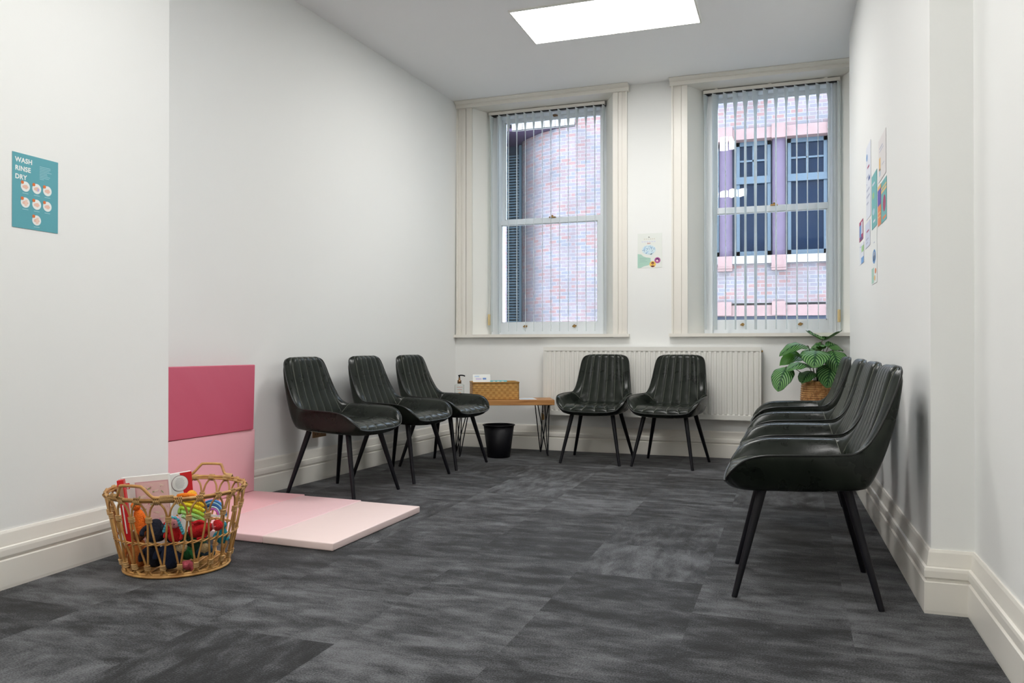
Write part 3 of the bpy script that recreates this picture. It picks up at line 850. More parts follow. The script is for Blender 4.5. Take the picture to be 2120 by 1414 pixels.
# ------------------------------------------------------------------ rattan basket
BX, BY, BRZ = -2.478, 2.748, radians(19.3)
def oval(t, a, bb, z): return Vector((a*cos(t), bb*sin(t), z))
def rad(z):   # half widths at height
    k = z/.335; return .205+.068*k**.85, .195+.095*k**.85
def bk_pt(t, z, d=0):
    a, bb = rad(z); return Vector(((a+d)*cos(t), (bb+d)*sin(t), z))
bas = tag(empty('rattan_basket', (BX, BY, 0), BRZ), 'open looped rattan basket full of toys standing on the carpet by the left wall', 'basket')
HR = .335
b = MB()
b.tube([bk_pt(2*pi*k/64, HR) for k in range(64)], .0062, 8, M['rattan'], closed=True)
b.tube([bk_pt(2*pi*k/64, HR-.009, -.004) for k in range(64)], .004, 8, M['rattan'], closed=True)
b.build('rim', None, bas)
NA = 22
b = MB(); wraps = []
zj, zb = .252, .052
dt = 2*pi/NA
for k in range(NA):
    c = k*dt
    e = .07*dt
    def P(f, z, d=0): return bk_pt(c+f*dt, z, d)
    # arch k : from bottom join (k) up left strand -> arch -> down right to bottom join (k+1)
    pts = [P(-.07, .012+.010), P(-.06, zb), P(-.10, zb+.02)]
    b.tube(spline([P(-.05, zb, .001), P(-.28, .15, .001), P(-.44, zj, .001), P(-.42, zj+.022, .001), P(-.30, zj+.052, .001), P(0, HR-.008, .001), P(.30, zj+.052, .001), P(.42, zj+.022, .001), P(.44, zj, .001), P(.28, .15, .001), P(.05, zb, .001)][0:11], 5), .0042, 7, M['rattan'])
    # bottom U between join k and k+1
    b.tube(spline([P(.05, zb), P(.07, .034), P(.25, .015), P(.5, .010), P(.75, .015), P(.93, .034), P(.95, zb)], 5), .0042, 7, M['rattan'])
    wa, wb_, wc = MB(), MB(), MB(); wraps += [wa, wb_, wc]
    for kk in range(4):
        wa.tube([P(.38, zj-.008+kk*.006, .006), P(.5, zj-.008+kk*.006, .0075), P(.62, zj-.008+kk*.006, .006), P(.62, zj-.008+kk*.006, -.005), P(.5, zj-.008+kk*.006, -.006), P(.38, zj-.008+kk*.006, -.005)], .0032, 6, M['rattan_wrap'], closed=True)
        wb_.tube([P(-.13, zb-.012+kk*.006, .006), P(0, zb-.012+kk*.006, .007), P(.13, zb-.012+kk*.006, .006), P(.13, zb-.012+kk*.006, -.005), P(0, zb-.012+kk*.006, -.006), P(-.13, zb-.012+kk*.006, -.005)], .0032, 6, M['rattan_wrap'], closed=True)
        wc.tube([bk_pt(c+(kk-1.5)*.09*dt, HR+.008, .002), bk_pt(c+(kk-1.5)*.09*dt, HR-.003, .009), bk_pt(c+(kk-1.5)*.09*dt, HR-.018, .003), bk_pt(c+(kk-1.5)*.09*dt, HR-.008, -.009)], .0032, 6, M['rattan_wrap'], closed=True)
b.build('looped_weave', None, bas); [q.build('binding', None, bas) for q in wraps]
b = MB()
for ph in (0, pi):
    b.tube([bk_pt(2*pi*k/264, .150+.0045*sin(2*pi*k/12+ph), .0045*cos(2*pi*k/12+ph)) for k in range(264)], .0032, 6, M['rattan'], closed=True)
b.build('middle_band', None, bas)
b = MB()
for z, d in ((.008, .004), (.010, -.008), (.016, -.002)):
    b.tube([bk_pt(2*pi*k/64, z, d) for k in range(64)], .0055, 8, M['rattan'], closed=True)
for k in range(-9, 10):
    y = k*.021; xx = .195*math.sqrt(max(0, 1-(y/.2)**2)); b.tube([(-xx, y, .009), (xx, y, .009)], .004, 6, M['rattan'])
for k in range(-4, 5):
    x = k*.044; yy = .19*math.sqrt(max(0, 1-(x/.2)**2)); b.tube([(x, -yy, .015), (x, yy, .015)], .004, 6, M['rattan'])
b.build('base', None, bas)
for (t0, sgn) in ((radians(-102), -1), (radians(84), 1)):
    b = MB(); h = .056
    A = lambda dtt, z: bk_pt(t0+dtt, z, .000)
    b.tube(spline([A(-.42, HR+.005), A(-.34, HR+.009), A(-.27, HR+.018), A(-.20, HR+h-.008), A(-.15, HR+h), A(.12, HR+h), A(.17, HR+h-.006), A(.28, HR+.016), A(.36, HR+.009), A(.62, HR+.007)], 6), .0062, 8, M['rattan'])
    for s0 in (-.45, .40):
        for kk in range(13):
            tt = s0+kk*.014
            b.tube([A(tt, HR+.016), bk_pt(t0+tt, HR+.003, .010), A(tt, HR-.011), bk_pt(t0+tt, HR+.003, -.010)], .0032, 6, M['rattan_wrap'], closed=True)
    b.build('handle', None, bas)
def bw(x, y, z):  # basket local -> world
    c, s = cos(BRZ), sin(BRZ); return Vector((BX+c*x-s*y, BY+s*x+c*y, z))

# toy boxes standing in the basket
def toybox(name, lab, loc, rz, tilt, w, h, d, art, ry=0):
    r = tag(empty(name, bw(*loc), BRZ+rz), lab, 'toy box'); r.rotation_euler = (tilt, ry, BRZ+rz)
    b = MB(); b.box(-w/2, w/2, -d/2, d/2, 0, h, M['white_card']); b.build('carton', None, r)
    art(r, w, h, d); return r
def art1(r, w, h, d):
    b = MB(); b.box(-w/2-.0008, -w/2, -d/2, d/2, 0, h, M['red_card'])
    b.build('spine_panel', None, r)['label'] = 'red side of the carton'
    b = MB(); y = -d/2
    b.box(-w/2+.055, w/2-.002, y-.0008, y, h*.2, h*.93, flat('dusty pink print', (.62, .36, .38)))
    b.box(-w/2+.060, w/2-.006, y-.0012, y-.0008, h*.22, h*.915, flat('pale pink print', (.72, .48, .47)))
    random.seed(3)
    for k in range(90):
        x = -w/2+.065+random.random()*(w-.078); z = h*(.25+random.random()*.63); s = .0015+random.random()*.0055
        c = random.choice([(.45, .25, .6), (.6, .2, .35), (.25, .35, .65), (.75, .6, .5), (.3, .35, .15), (.5, .15, .2)])
        pts = [(x+s*cos(a*pi/4+k)*(1.9 if k % 3 else .8), y-.0016-k*.00001, z+s*sin(a*pi/4+.4*k)) for a in range(8)]
        b.add(pts, [tuple(range(8))], flat('print %d' % (k % 6), c))
    b.build('printed_picture', None, r)
    b = MB(); b.box(-w/2+.018, -w/2+.034, y-.001, y, h*.86, h*.93, M['red_card'])
    for q in (.875, .905): b.box(-w/2+.022, -w/2+.030, y-.0014, y-.001, h*q-.003, h*q+.003, M['white_card'])
    b.build('emblem', None, r)['label'] = 'small red emblem'
def art2(r, w, h, d):
    y = -d/2; b = MB()
    b.add([(w/2-.05, y-.0008, h), (w/2, y-.0008, h), (w/2, y-.0008, 0), (w/2-.008, y-.0008, 0)], [(0, 3, 2, 1)], M['red_card'])
    b.box(w/2, w/2+.0008, -d/2, d/2, 0, h, M['red_card']); b.build('red_edge', None, r)
    b = MB(); cx, cz, R = w/2-.052, h-.045, .034
    b.add([(cx+R*1.05*cos(a*pi/16), y-.0012, cz+R*1.05*sin(a*pi/16)) for a in range(32)], [tuple(range(32))], flat('dark ring', (.12, .03, .05)))
    b.add([(cx+R*cos(a*pi/16), y-.0016, cz+R*sin(a*pi/16)) for a in range(32)], [tuple(range(32))], M['white_card'])
    for k in range(8):
        ww = .02*math.sqrt(max(.1, 1-((k-3.5)/4.5)**2)); z = cz+.021-k*.006
        b.box(cx-ww, cx+ww*(.9 if k % 2 else 1), y-.0020, y-.0016, z, z+.0014, flat('grey print', (.35, .35, .38)))
    b.build('round_caption', None, r)['label'] = 'round caption with lines of small print'
    b = MB()
    for k, (x, z, c) in enumerate([(.0, .15, (.4, .02, .1)), (.02, .16, (.7, .35, .02)), (.0, .12, (.12, .2, .5)), (.02, .115, (.05, .08, .03)), (-.025, .13, (.6, .6, .1)), (.03, .135, (.6, .3, .35)), (-.05, .15, (.1, .3, .1))]):
        b.add([(x+.005*cos(a*pi/6), y-.0012, z+.005*sin(a*pi/6)) for a in range(12)], [tuple(range(12))], flat('dot %d' % k, c))
    b.build('printed_dots', None, r)
def art3(r, w, h, d):
    b = MB(); b.box(-w/2-.0006, w/2+.0006, -d/2-.0008, d/2+.0006, 0, h+.0006, M['red_card']); b.build('printed_wrap', None, r)['label'] = 'red printed card'
    b = MB(); b.box(-.008, .008, -d/2-.0014, -d/2-.0008, h*.78, h*.95, flat('tan print', (.35, .2, .12))); b.box(-.006, -.001, -d/2-.0014, -d/2-.0008, h*.35, h*.7, M['white_card']); b.build('printed_picture', None, r)
toybox('toy_box', 'white toy carton with a pink picture on its front, in the basket', (-.122, .030, .03), .10, 0, .196, .352, .022, art1, -.08)
toybox('toy_box', 'white toy carton with a red edge and round caption, behind the pink picture carton', (-.060, .112, .03), .66, 0, .19, .345, .024, art2, -.08)
toybox('toy_box', 'slim red carton standing edgewise at the left of the basket', (-.165, -.052, .035), .25, 0, .024, .345, .034, art3, -.14)

# knitted dolls and soft toys
def doll(name, lab, loc, body, bcol, head, hcol, hat=None, extra=None, rot=(0, 0, 0)):
    r = tag(empty(name, bw(*loc)), lab, 'soft toy'); r.rotation_euler = (rot[0], rot[1], rot[2]+BRZ)
    b = MB(); rx, ry, rz_ = body
    prf = [(0, -rz_), (rx*.75, -rz_*.92), (rx, -rz_*.45), (rx*.92, 0), (rx*.7, rz_*.55), (rx*.42, rz_*.9), (0, rz_)]
    prf = [(p.x, p.z) for p in spline([(a, 0, c) for a, c in prf], 4)]
    b.lathe(prf, 20, knit(*bcol), sy=ry/rx)
    for s in (-1, 1):
        b.tube(spline([(s*rx*.6, 0, rz_*.4), (s*rx*1.15, -ry*.5, rz_*.05), (s*rx*1.1, -ry*.9, -rz_*.35)], 4), [rx*.28]*4+[rx*.25]*4+[rx*.2], 10, knit(*bcol))
    b.build('body', None, r)
    if head:
        hr = head; hb = MB(); hb.ball((0, -ry*.1, rz_+hr*.7), hr, knit(*hcol), 18)
        ho = hb.build('head', None, r)
        if hcol[0] not in ('navy wool', 'brown wool'):
            e = MB()
            for s in (-1, 1): e.ball((s*hr*.35, -ry*.1-hr*.9, rz_+hr*.85), hr*.1, flat('bead black', (.01, .01, .01)))
            e.ball((0, -ry*.1-hr*1.0, rz_+hr*.6), hr*.12, knit(*hcol)); e.build('eyes', None, ho)
        if hat:
            kind, hc = hat; tb = MB()
            if kind == 'hood':
                P = []
                for i in range(9):
                    a = pi*.62*i/8; P.append([Vector((hr*1.15*sin(a)*cos(2*pi*k/18), hr*1.15*sin(a)*sin(2*pi*k/18)+hr*.12, hr*1.15*cos(a))) + Vector((0, -ry*.1, rz_+hr*.8)) for k in range(18)])
                tb.grid(P, knit(*hc), True, closed=True)
            elif kind == 'braid':
                for s in (-1, 1):
                    for q in range(5): tb.ball((s*(hr*.9+q*.004), -ry*.1-hr*.35, rz_+hr*.9-q*hr*.45), hr*.3, knit(*hc), 10)
                for q in range(6): 
                    a = pi*q/5; tb.ball((hr*.85*cos(a), -ry*.1-hr*.25, rz_+hr*.8+hr*.85*sin(a)), hr*.3, knit(*hc), 10)
            elif kind == 'cone':
                tb.lathe([(hr*1.05, 0), (hr*.85, hr*.7), (hr*.4, hr*1.6), (.001, hr*2.1)], 18, knit(*hc), (0, -ry*.1, rz_+hr*.75))
            tb.build('hat' if kind != 'braid' else 'hair', None, r)
    if extra: extra(r)
    return r
def bun(r):
    for z, c in ((0, 0),):
        b = MB(); b.ball((.0, -.005, -.075), (.046, .044, .050), knit('black wool', (.006, .008, .02)), 18); b.build('skirt', None, r)
RED, BLK = ('red wool', (.55, .008, .012)), ('black wool', (.006, .008, .02))
doll('soft_toy', 'orange knitted doll at the left of the basket, leaning on the carton', (-.098, -.125, .215), (.030, .028, .056), ('orange wool', (.85, .16, .01)), .020, ('orange wool', (.85, .16, .01)), rot=(.1, -.25, 0))
doll('soft_toy', 'round black knitted toy in the front of the basket', (-.020, -.165, .190), (.038, .034, .046), BLK, None, None)
doll('soft_toy', 'knitted doll with pink face, light blue braids and red dress', (.072, -.195, .185), (.028, .026, .034), RED, .025, ('pink wool', (.78, .32, .36)), ('braid', ('light blue wool', (.10, .48, .62))), rot=(.3, .1, 0))
doll('soft_toy', 'red knitted hooded toy lying at the right of the basket', (.150, -.125, .185), (.030, .028, .050), RED, .020, ('rose wool', (.8, .35, .38)), ('hood', RED), rot=(0, 1.35, .1))
doll('soft_toy', 'dark red knitted toy in the front middle of the basket', (.030, -.130, .195), (.024, .024, .038), ('crimson wool', (.45, .006, .01)), None, None, rot=(0, .5, 0))
def mane(r):
    b = MB()
    for k, (c, nme) in enumerate([((.9, .22, .01), 'a'), ((.95, .55, .02), 'b'), ((.9, .72, .03), 'c'), ((.45, .72, .06), 'd'), ((.35, .68, .18), 'e'), ((.42, .75, .35), 'f')]):
        pts = [(-.05+k*.006, -.03-.004*k, .058-.015*k), (-.01, -.045, .066-.018*k), (.035, -.04, .058-.02*k), (.06, -.02, .033-.02*k)]
        b.tube(spline(pts, 5), [.004]+[.0095]*14+[.003], 10, knit('mane '+nme, c))
    b.build('mane', None, r)['label'] = 'yellow, orange and green woollen mane'
doll('soft_toy', 'soft toy with a rainbow woollen mane near the back of the basket', (.080, -.045, .252), (.036, .032, .042), ('lime wool', (.35, .62, .12)), .022, ('yellow wool', (.85, .42, .03)), extra=mane)
r = tag(empty('rainbow_toy', bw(.165, -.035, .225), BRZ-.2), 'small rainbow arch toy standing among the soft toys', 'toy')
b = MB()
for k, c in enumerate([(.03, .20, .55), (.30, .60, .85), (.02, .13, .45), (.60, .75, .90), (.60, .12, .55)]):
    R = .060-k*.0088
    b.tube([(R*cos(a*pi/16), 0, R*sin(a*pi/16)) for a in range(17)], .0050, 8, flat('rainbow %d' % k, c))
b.box(-.063, .063, -.005, .005, -.008, 0, M['white_card']); b.build('arch', None, r)
doll('soft_toy', 'rust coloured knitted toy low in the left of the basket', (-.118, -.105, .085), (.040, .036, .058), ('rust wool', (.42, .12, .02)), .026, ('brown wool', (.25, .08, .02)), rot=(.1, .1, 0))
doll('soft_toy', 'navy knitted toy at the bottom front of the basket', (.028, -.135, .085), (.042, .038, .056), ('navy wool', (.008, .018, .05)), .024, ('navy wool', (.008, .018, .05)), rot=(.1, .2, 0))
doll('soft_toy', 'dark knitted toy with a beige bobble head low in the basket', (-.045, -.125, .085), (.038, .036, .056), BLK, .022, ('beige wool', (.55, .42, .24)), rot=(.5, .1, 0))
doll('soft_toy', 'green knitted toy with a beige face under the red toys', (.085, -.120, .090), (.028, .026, .036), ('green wool', (.02, .18, .05)), .022, ('beige wool', (.55, .42, .24)), rot=(.9, 0, 0))
doll('soft_toy', 'pink knitted toy at the bottom of the basket', (.100, -.140, .042), (.022, .020, .026), ('deep pink wool', (.65, .12, .16)), .015, ('deep pink wool', (.65, .12, .16)), rot=(1.2, .3, 0))
doll('soft_toy', 'slate blue knitted toy at the lower right of the basket', (.148, -.075, .090), (.028, .026, .036), ('slate wool', (.05, .13, .22)), .020, ('sand wool', (.5, .36, .18)), rot=(1.2, 0, .3))
doll('soft_toy', 'turquoise knitted toy at the far right of the basket', (.205, -.035, .140), (.024, .024, .034), ('turquoise wool', (.03, .32, .42)), .017, ('turquoise wool', (.03, .32, .42)), rot=(.2, .1, 0))
doll('soft_toy', 'dark green knitted toy deep in the middle of the basket', (.085, -.02, .115), (.040, .038, .075), ('forest wool', (.015, .06, .03)), None, None)

# ------------------------------------------------------------------ corner table
TA = radians(19.3+4)
tb = tag(empty('corner_table', (-2.357, 6.496, 0), TA), 'small wooden table on black hairpin legs in the back left corner', 'table')
TW, TD, TZ = .86, .32, .480
b = MB(); bm = bmesh.new()
b.box(-TW/2, TW/2, -TD/2, TD/2, TZ-.045, TZ, M['wood'])
o = b.build('tabletop', None, tb)
mod = o.modifiers.new('bevel', 'BEVEL'); mod.width = .003; mod.segments = 2
for sx in (-1, 1):
    for sy in (-1, 1):
        fx_, fy_ = sx*(TW/2-.055)-(.035 if sy > 0 else 0), sy*(TD/2-.03)
        b = MB()
        ix, iy = -sx, -sy
        top = [(fx_, fy_), (fx_+ix*.10, fy_+iy*.0), (fx_+ix*.0, fy_+iy*.10)]
        for k, (tx, ty) in enumerate(((sx*(TW/2-.03)+0*ix, sy*(TD/2-.14)), (sx*(TW/2-.14), sy*(TD/2-.03)), (sx*(TW/2-.075), sy*(TD/2-.075)))):
            b.tube([(tx, ty, TZ-.045), (fx_+(tx-fx_)*.08, fy_+(ty-fy_)*.08, .02), (fx_, fy_, .006)], .0045, 8, M['black_metal'])
        b.ball((fx_, fy_, .008), .008, M['black_metal'])
        b.box(sx*(TW/2-.085)-.065, sx*(TW/2-.085)+.065, sy*(TD/2-.085)-.065, sy*(TD/2-.085)+.065, TZ-.048, TZ-.045, M['black_metal'])
        b.build('hairpin_leg', None, tb)
def tw_(x, y):
    c, s = cos(TA), sin(TA); return (tb.location.x+c*x-s*y, tb.location.y+s*x+c*y)

# woven tray box
BA = radians(19.3+9)
BXW, BXD, BXH = .40, .22, .147
C_, S_ = cos(BA), sin(BA)
fl_ = Vector((-2.547, 6.262))
cx_ = fl_.x+C_*BXW/2-S_*BXD/2; cy_ = fl_.y+S_*BXW/2+C_*BXD/2
wb = tag(empty('woven_box', (cx_, cy_, TZ), BA), 'open woven seagrass box standing on the wooden corner table', 'box')
def uvbox(b, x0, x1, y0, y1, z0, z1, m):
    for (a, c) in (((x0, y0), (x1, y0)), ((x1, y0), (x1, y1)), ((x1, y1), (x0, y1)), ((x0, y1), (x0, y0))):
        L_ = math.hypot(c[0]-a[0], c[1]-a[1]); o = a[0]+a[1]
        b.add([(a[0], a[1], z0), (c[0], c[1], z0), (c[0], c[1], z1), (a[0], a[1], z1)], [(0, 1, 2, 3)], m, False, [(0, z0), (L_, z0), (L_, z1), (0, z1)])
    b.add([(x0, y0, z1), (x1, y0, z1), (x1, y1, z1), (x0, y1, z1)], [(0, 1, 2, 3)], m, False, [(x0, y0), (x1, y0), (x1, y1), (x0, y1)])
    b.add([(x0, y0, z0), (x1, y0, z0), (x1, y1, z0), (x0, y1, z0)], [(3, 2, 1, 0)], m, False, [(x0, y0), (x1, y0), (x1, y1), (x0, y1)])
b = MB(); hw, hd, t = BXW/2, BXD/2, .008
for q in ((-hw, hw, -hd, -hd+t), (-hw, hw, hd-t, hd), (-hw, -hw+t, -hd, hd), (hw-t, hw, -hd, hd)): uvbox(b, *q, .001, BXH, M['seagrass'])
uvbox(b, -hw, hw, -hd, hd, .001, .008, M['seagrass'])
b.build('woven_body', None, wb)
b = MB(); b.tube([(-hw, -hd, BXH), (hw, -hd, BXH), (hw, hd, BXH), (-hw, hd, BXH)], .006, 8, M['seagrass'], closed=True); b.build('rim', None, wb)
def leaflet(lab, x, y, rz, w, h, z, tilt, col, marks):
    X = Matrix.Rotation(BA, 3, 'Z')
    p = X @ Vector((x, y, 0)); r = tag(empty('leaflet', (cx_+p.x, cy_+p.y, TZ+z)), lab, 'leaflet', 'leaflets in the woven box'); r.rotation_euler = (tilt, 0, BA+rz)
    b = MB(); b.box(-w/2, w/2, -.0006, .0006, 0, h, col); b.build('sheet', None, r)
    b = MB()
    for (a, c, d, e, m) in marks: b.box(a, c, -.0010, -.0006, d, e, m)
    b.build('printed_marks', None, r)
bl, lb, tl = flat('print blue', (.12, .25, .60)), flat('print light blue', (.45, .60, .80)), flat('teal print', (.20, .55, .60))
for k in range(4):
    leaflet('white leaflet with blue print sticking out of the woven box, %s' % ['front one', 'second from the front', 'third from the front', 'rearmost one'][k], -.115+.006*k, -.09+.022*k, .04*k, .15, .208, .012, radians(-16), M['paper'],
            [(-.06, -.02, .188, .198, lb), (-.05, .0, .163, .178, flat('print lilac', (.6, .55, .75))), (.01, .04, .165, .18, bl), (-.065, .05, .11, .12, lb)])
for k in range(4):
    leaflet('teal leaflet upright in the woven box, %s' % ['nearest the front', 'second of the teal stack', 'third of the teal stack', 'at the back of the teal stack'][k], .03+.003*k, -.07+.03*k, 0, .145, .155-.002*k, .010, radians(-4), tl,
            [(-.05, -.03, .142, .148, M['paper']), (-.012, .008, .142, .148, M['paper']), (.025, .045, .142, .148, M['paper'])])
# leaflet lying flat on table
p = tw_(.20, -.02)
r = tag(empty('leaflet', (p[0], p[1], TZ+.001), TA+.1), 'pale leaflet lying flat on the corner table right of the woven box', 'leaflet')
b = MB(); b.box(-.075, .075, -.10, .10, 0, .002, M['paper']); b.build('sheet', None, r)
b = MB(); b.box(-.06, .06, -.08, .02, .002, .0024, lb); b.build('printed_marks', None, r)
# sanitizer bottle
px_, py_ = -2.672, 6.272
bt = tag(empty('pump_bottle', (px_, py_, TZ), BA), 'clear hand gel bottle with a bronze pump beside the woven box', 'bottle')
mg = mat('clear_plastic', (.92, .96, .95), .05, trans=.9, ior=1.2)
b = MB(); b.lathe([(p.x, p.z) for p in spline([(0, 0, 0), (.036, 0, .0), (.040, 0, .006), (.040, 0, .11), (.038, 0, .128), (.016, 0, .140), (.014, 0, .146)], 3)], 24, mg, sy=.75); b.build('bottle_body', None, bt)
b = MB(); b.lathe([(0, .142), (.017, .142), (.017, .165), (.009, .168), (.007, .19), (.0, .19)], 20, M['antique']); b.build('collar', None, bt)
b = MB(); b.tube([(0, 0, .185), (0, 0, .207)], .006, 10, M['black_metal']); b.tube(spline([(-.010, 0, .205), (.015, 0, .209), (.040, 0, .205), (.046, 0, .198)], 4), .0055, 8, M['black_metal']); b.build('pump', None, bt)
b = MB()
vs, fs = text_mesh('hand gel', .014, Matrix.Translation((-.024, -.0302, .10)) @ Matrix.Rotation(radians(90), 4, 'X'), flat('print coral', (.6, .25, .2)))
for k, (z, w, m) in enumerate([(.105, .05, 'c'), (.085, .04, 'c'), (.06, .02, 'o'), (.045, .034, 'g'), (.03, .03, 'g'), (.018, .036, 'g')]):
    P = []
    for zz in (z, z+.005):
        P.append([Vector((.0405*sin(a), -.0405*.75*cos(a), zz)) for a in [(-w/2+w*q/6)/.04 for q in range(7)]])
    b.grid(P, flat('label print '+m, {'c': (.6, .3, .25), 'o': (.8, .4, .1), 'g': (.3, .3, .3)}[m]), True)
b.build('printed_label', None, bt)

# waste bin
wbn = tag(empty('waste_bin', (-2.395, 6.385, 0)), 'round black metal waste bin under the corner table', 'waste bin')
wbn.location = (-2.335, 6.33, 0)
b = MB(); b.lathe([(0, .001), (.092, .001), (.095, .004), (.130, .272), (.1275, .272), (.0925, .008), (0, .008)], 48, M['bin']); b.build('bucket', None, wbn)
b = MB(); b.lathe([(.127, .268), (.134, .266), (.138, .270), (.137, .275), (.130, .276), (.127, .272), (.127, .268)], 48, M['bin']); b.build('rim', None, wbn)

# socket
r = tag(empty('wall_socket', (-3.096, 4.785, .350), radians(-4)), 'brushed brass double socket low on the left wall behind the nearest chair', 'socket')
r.rotation_euler = (0, 0, radians(-4.1))
b = MB(); b.box(-.002, .006, -.073, .073, -.043, .043, M['antique']); b.build('plate', None, r)
for s in (-1, 1):
    b = MB(); b.box(.006, .009, s*.035-.004-.008, s*.035+.004+.008, .012, .03, flat('white plastic', (.8, .8, .78))); b.build('switch', None, r)
    b = MB()
    for (a, c) in ((0, .0), (-.011, -.02), (.011, -.02)): b.box(.006, .0066, s*.035+a-.003, s*.035+a+.003, c-.004, c+.004, M['lead'])
    b.build('pin_holes', None, r)

# ------------------------------------------------------------------ posters
def poster(name, lab, cat, origin, u, v, w, h, col, draw, group=None):
    # origin: lower-left corner, u/v unit vectors on the wall; n = u x v faces the room
    u, v, origin = Vector(u).normalized(), Vector(v).normalized(), Vector(origin); n = u.cross(v).normalized()
    X = Matrix(((u.x, v.x, n.x, origin.x), (u.y, v.y, n.y, origin.y), (u.z, v.z, n.z, origin.z), (0, 0, 0, 1)))
    r = empty(name); r.matrix_world = X; tag(r, lab, cat, group)
    b = MB(); b.box(0, w, 0, h, 0, .0008, col); b.build('sheet', None, r)
    draw(r, w, h); return r
def poly(b, pts, z, m): b.add([(x, y, z) for x, y in pts], [tuple(range(len(pts)))], m)
def rect(b, x0, x1, y0, y1, z, m): poly(b, [(x0, y0), (x1, y0), (x1, y1), (x0, y1)], z, m)
def disc(b, x, y, r_, z, m, n=24): poly(b, [(x+r_*cos(2*pi*k/n), y+r_*sin(2*pi*k/n)) for k in range(n)], z, m)
WHT = flat('poster white', (.82, .84, .82)); TEAL = flat('poster teal', (.10, .36, .42)); OR = flat('poster orange', (.70, .16, .03)); SKN = flat('poster skin', (.80, .52, .42))
def wash(r, w, h):
    b = MB(); 
    for k in range(3):
        vs, fs = text_mesh(['WASH', 'RINSE', 'DRY'][k], .0265, Matrix.Translation((.012, h-.036-.0335*k, .0009)), WHT, bold=.0008, sx=.97)
        b.add(vs, fs, WHT)
    b.build('lettering', None, r)['label'] = 'white words WASH RINSE DRY'
    b = MB()
    for k in range(9): rect(b, .123, .123+[.052, .052, .046, .057, .035, .038, .050, .045, .02][k], h-.0365-k*.0063, h-.0345-k*.0063, .0011, flat('pale teal', (.35, .60, .65)))
    pos = [(x, y) for y in (.168, .104) for x in (.058, .110, .160)]+[(.110, .040)]
    for k, (x, y) in enumerate(pos):
        if k: b = MB()
        else: b.build('small_print', None, r); b = MB()
        disc(b, x, y, .0205, .0011, WHT)
        poly(b, [(x-.013, y-.006), (x+.004, y-.011), (x+.014, y-.002), (x+.006, y+.008), (x-.004, y+.006), (x-.013, y+.002)], .0014, SKN)
        if k == 1: rect(b, x+.003, x+.010, y-.009, y+.003, .0016, flat('soft violet', (.45, .42, .75)))
        if k == 3 or k == 6: poly(b, [(x-.004, y-.015), (x+.008, y-.013), (x+.009, y+.012), (x-.002, y+.010)], .0016, flat('skin two', (.85, .62, .52)))
        disc(b, x-.014, y+.015, .0068, .0018, OR, 16)
        rect(b, x-.013, x+.014, y-.0285, y-.0262, .0011, flat('pale teal', (.35, .60, .65)))
        b.build('picture_circle', None, r)['label'] = 'round hand picture with an orange dot'
d_ = Vector((F[1][0]-F[0][0], F[1][1]-F[0][1], 0)).normalized()
ow = Vector((F[0][0]+(F[1][0]-F[0][0])*((2.304-F[0][1])/(F[1][1]-F[0][1])), 2.304, 1.409))+Vector((.0012, 0, 0))
poster('poster', 'teal WASH RINSE DRY hand washing poster on the left wall', 'poster', ow, d_, (0, 0, 1), .212, .297, TEAL, wash)
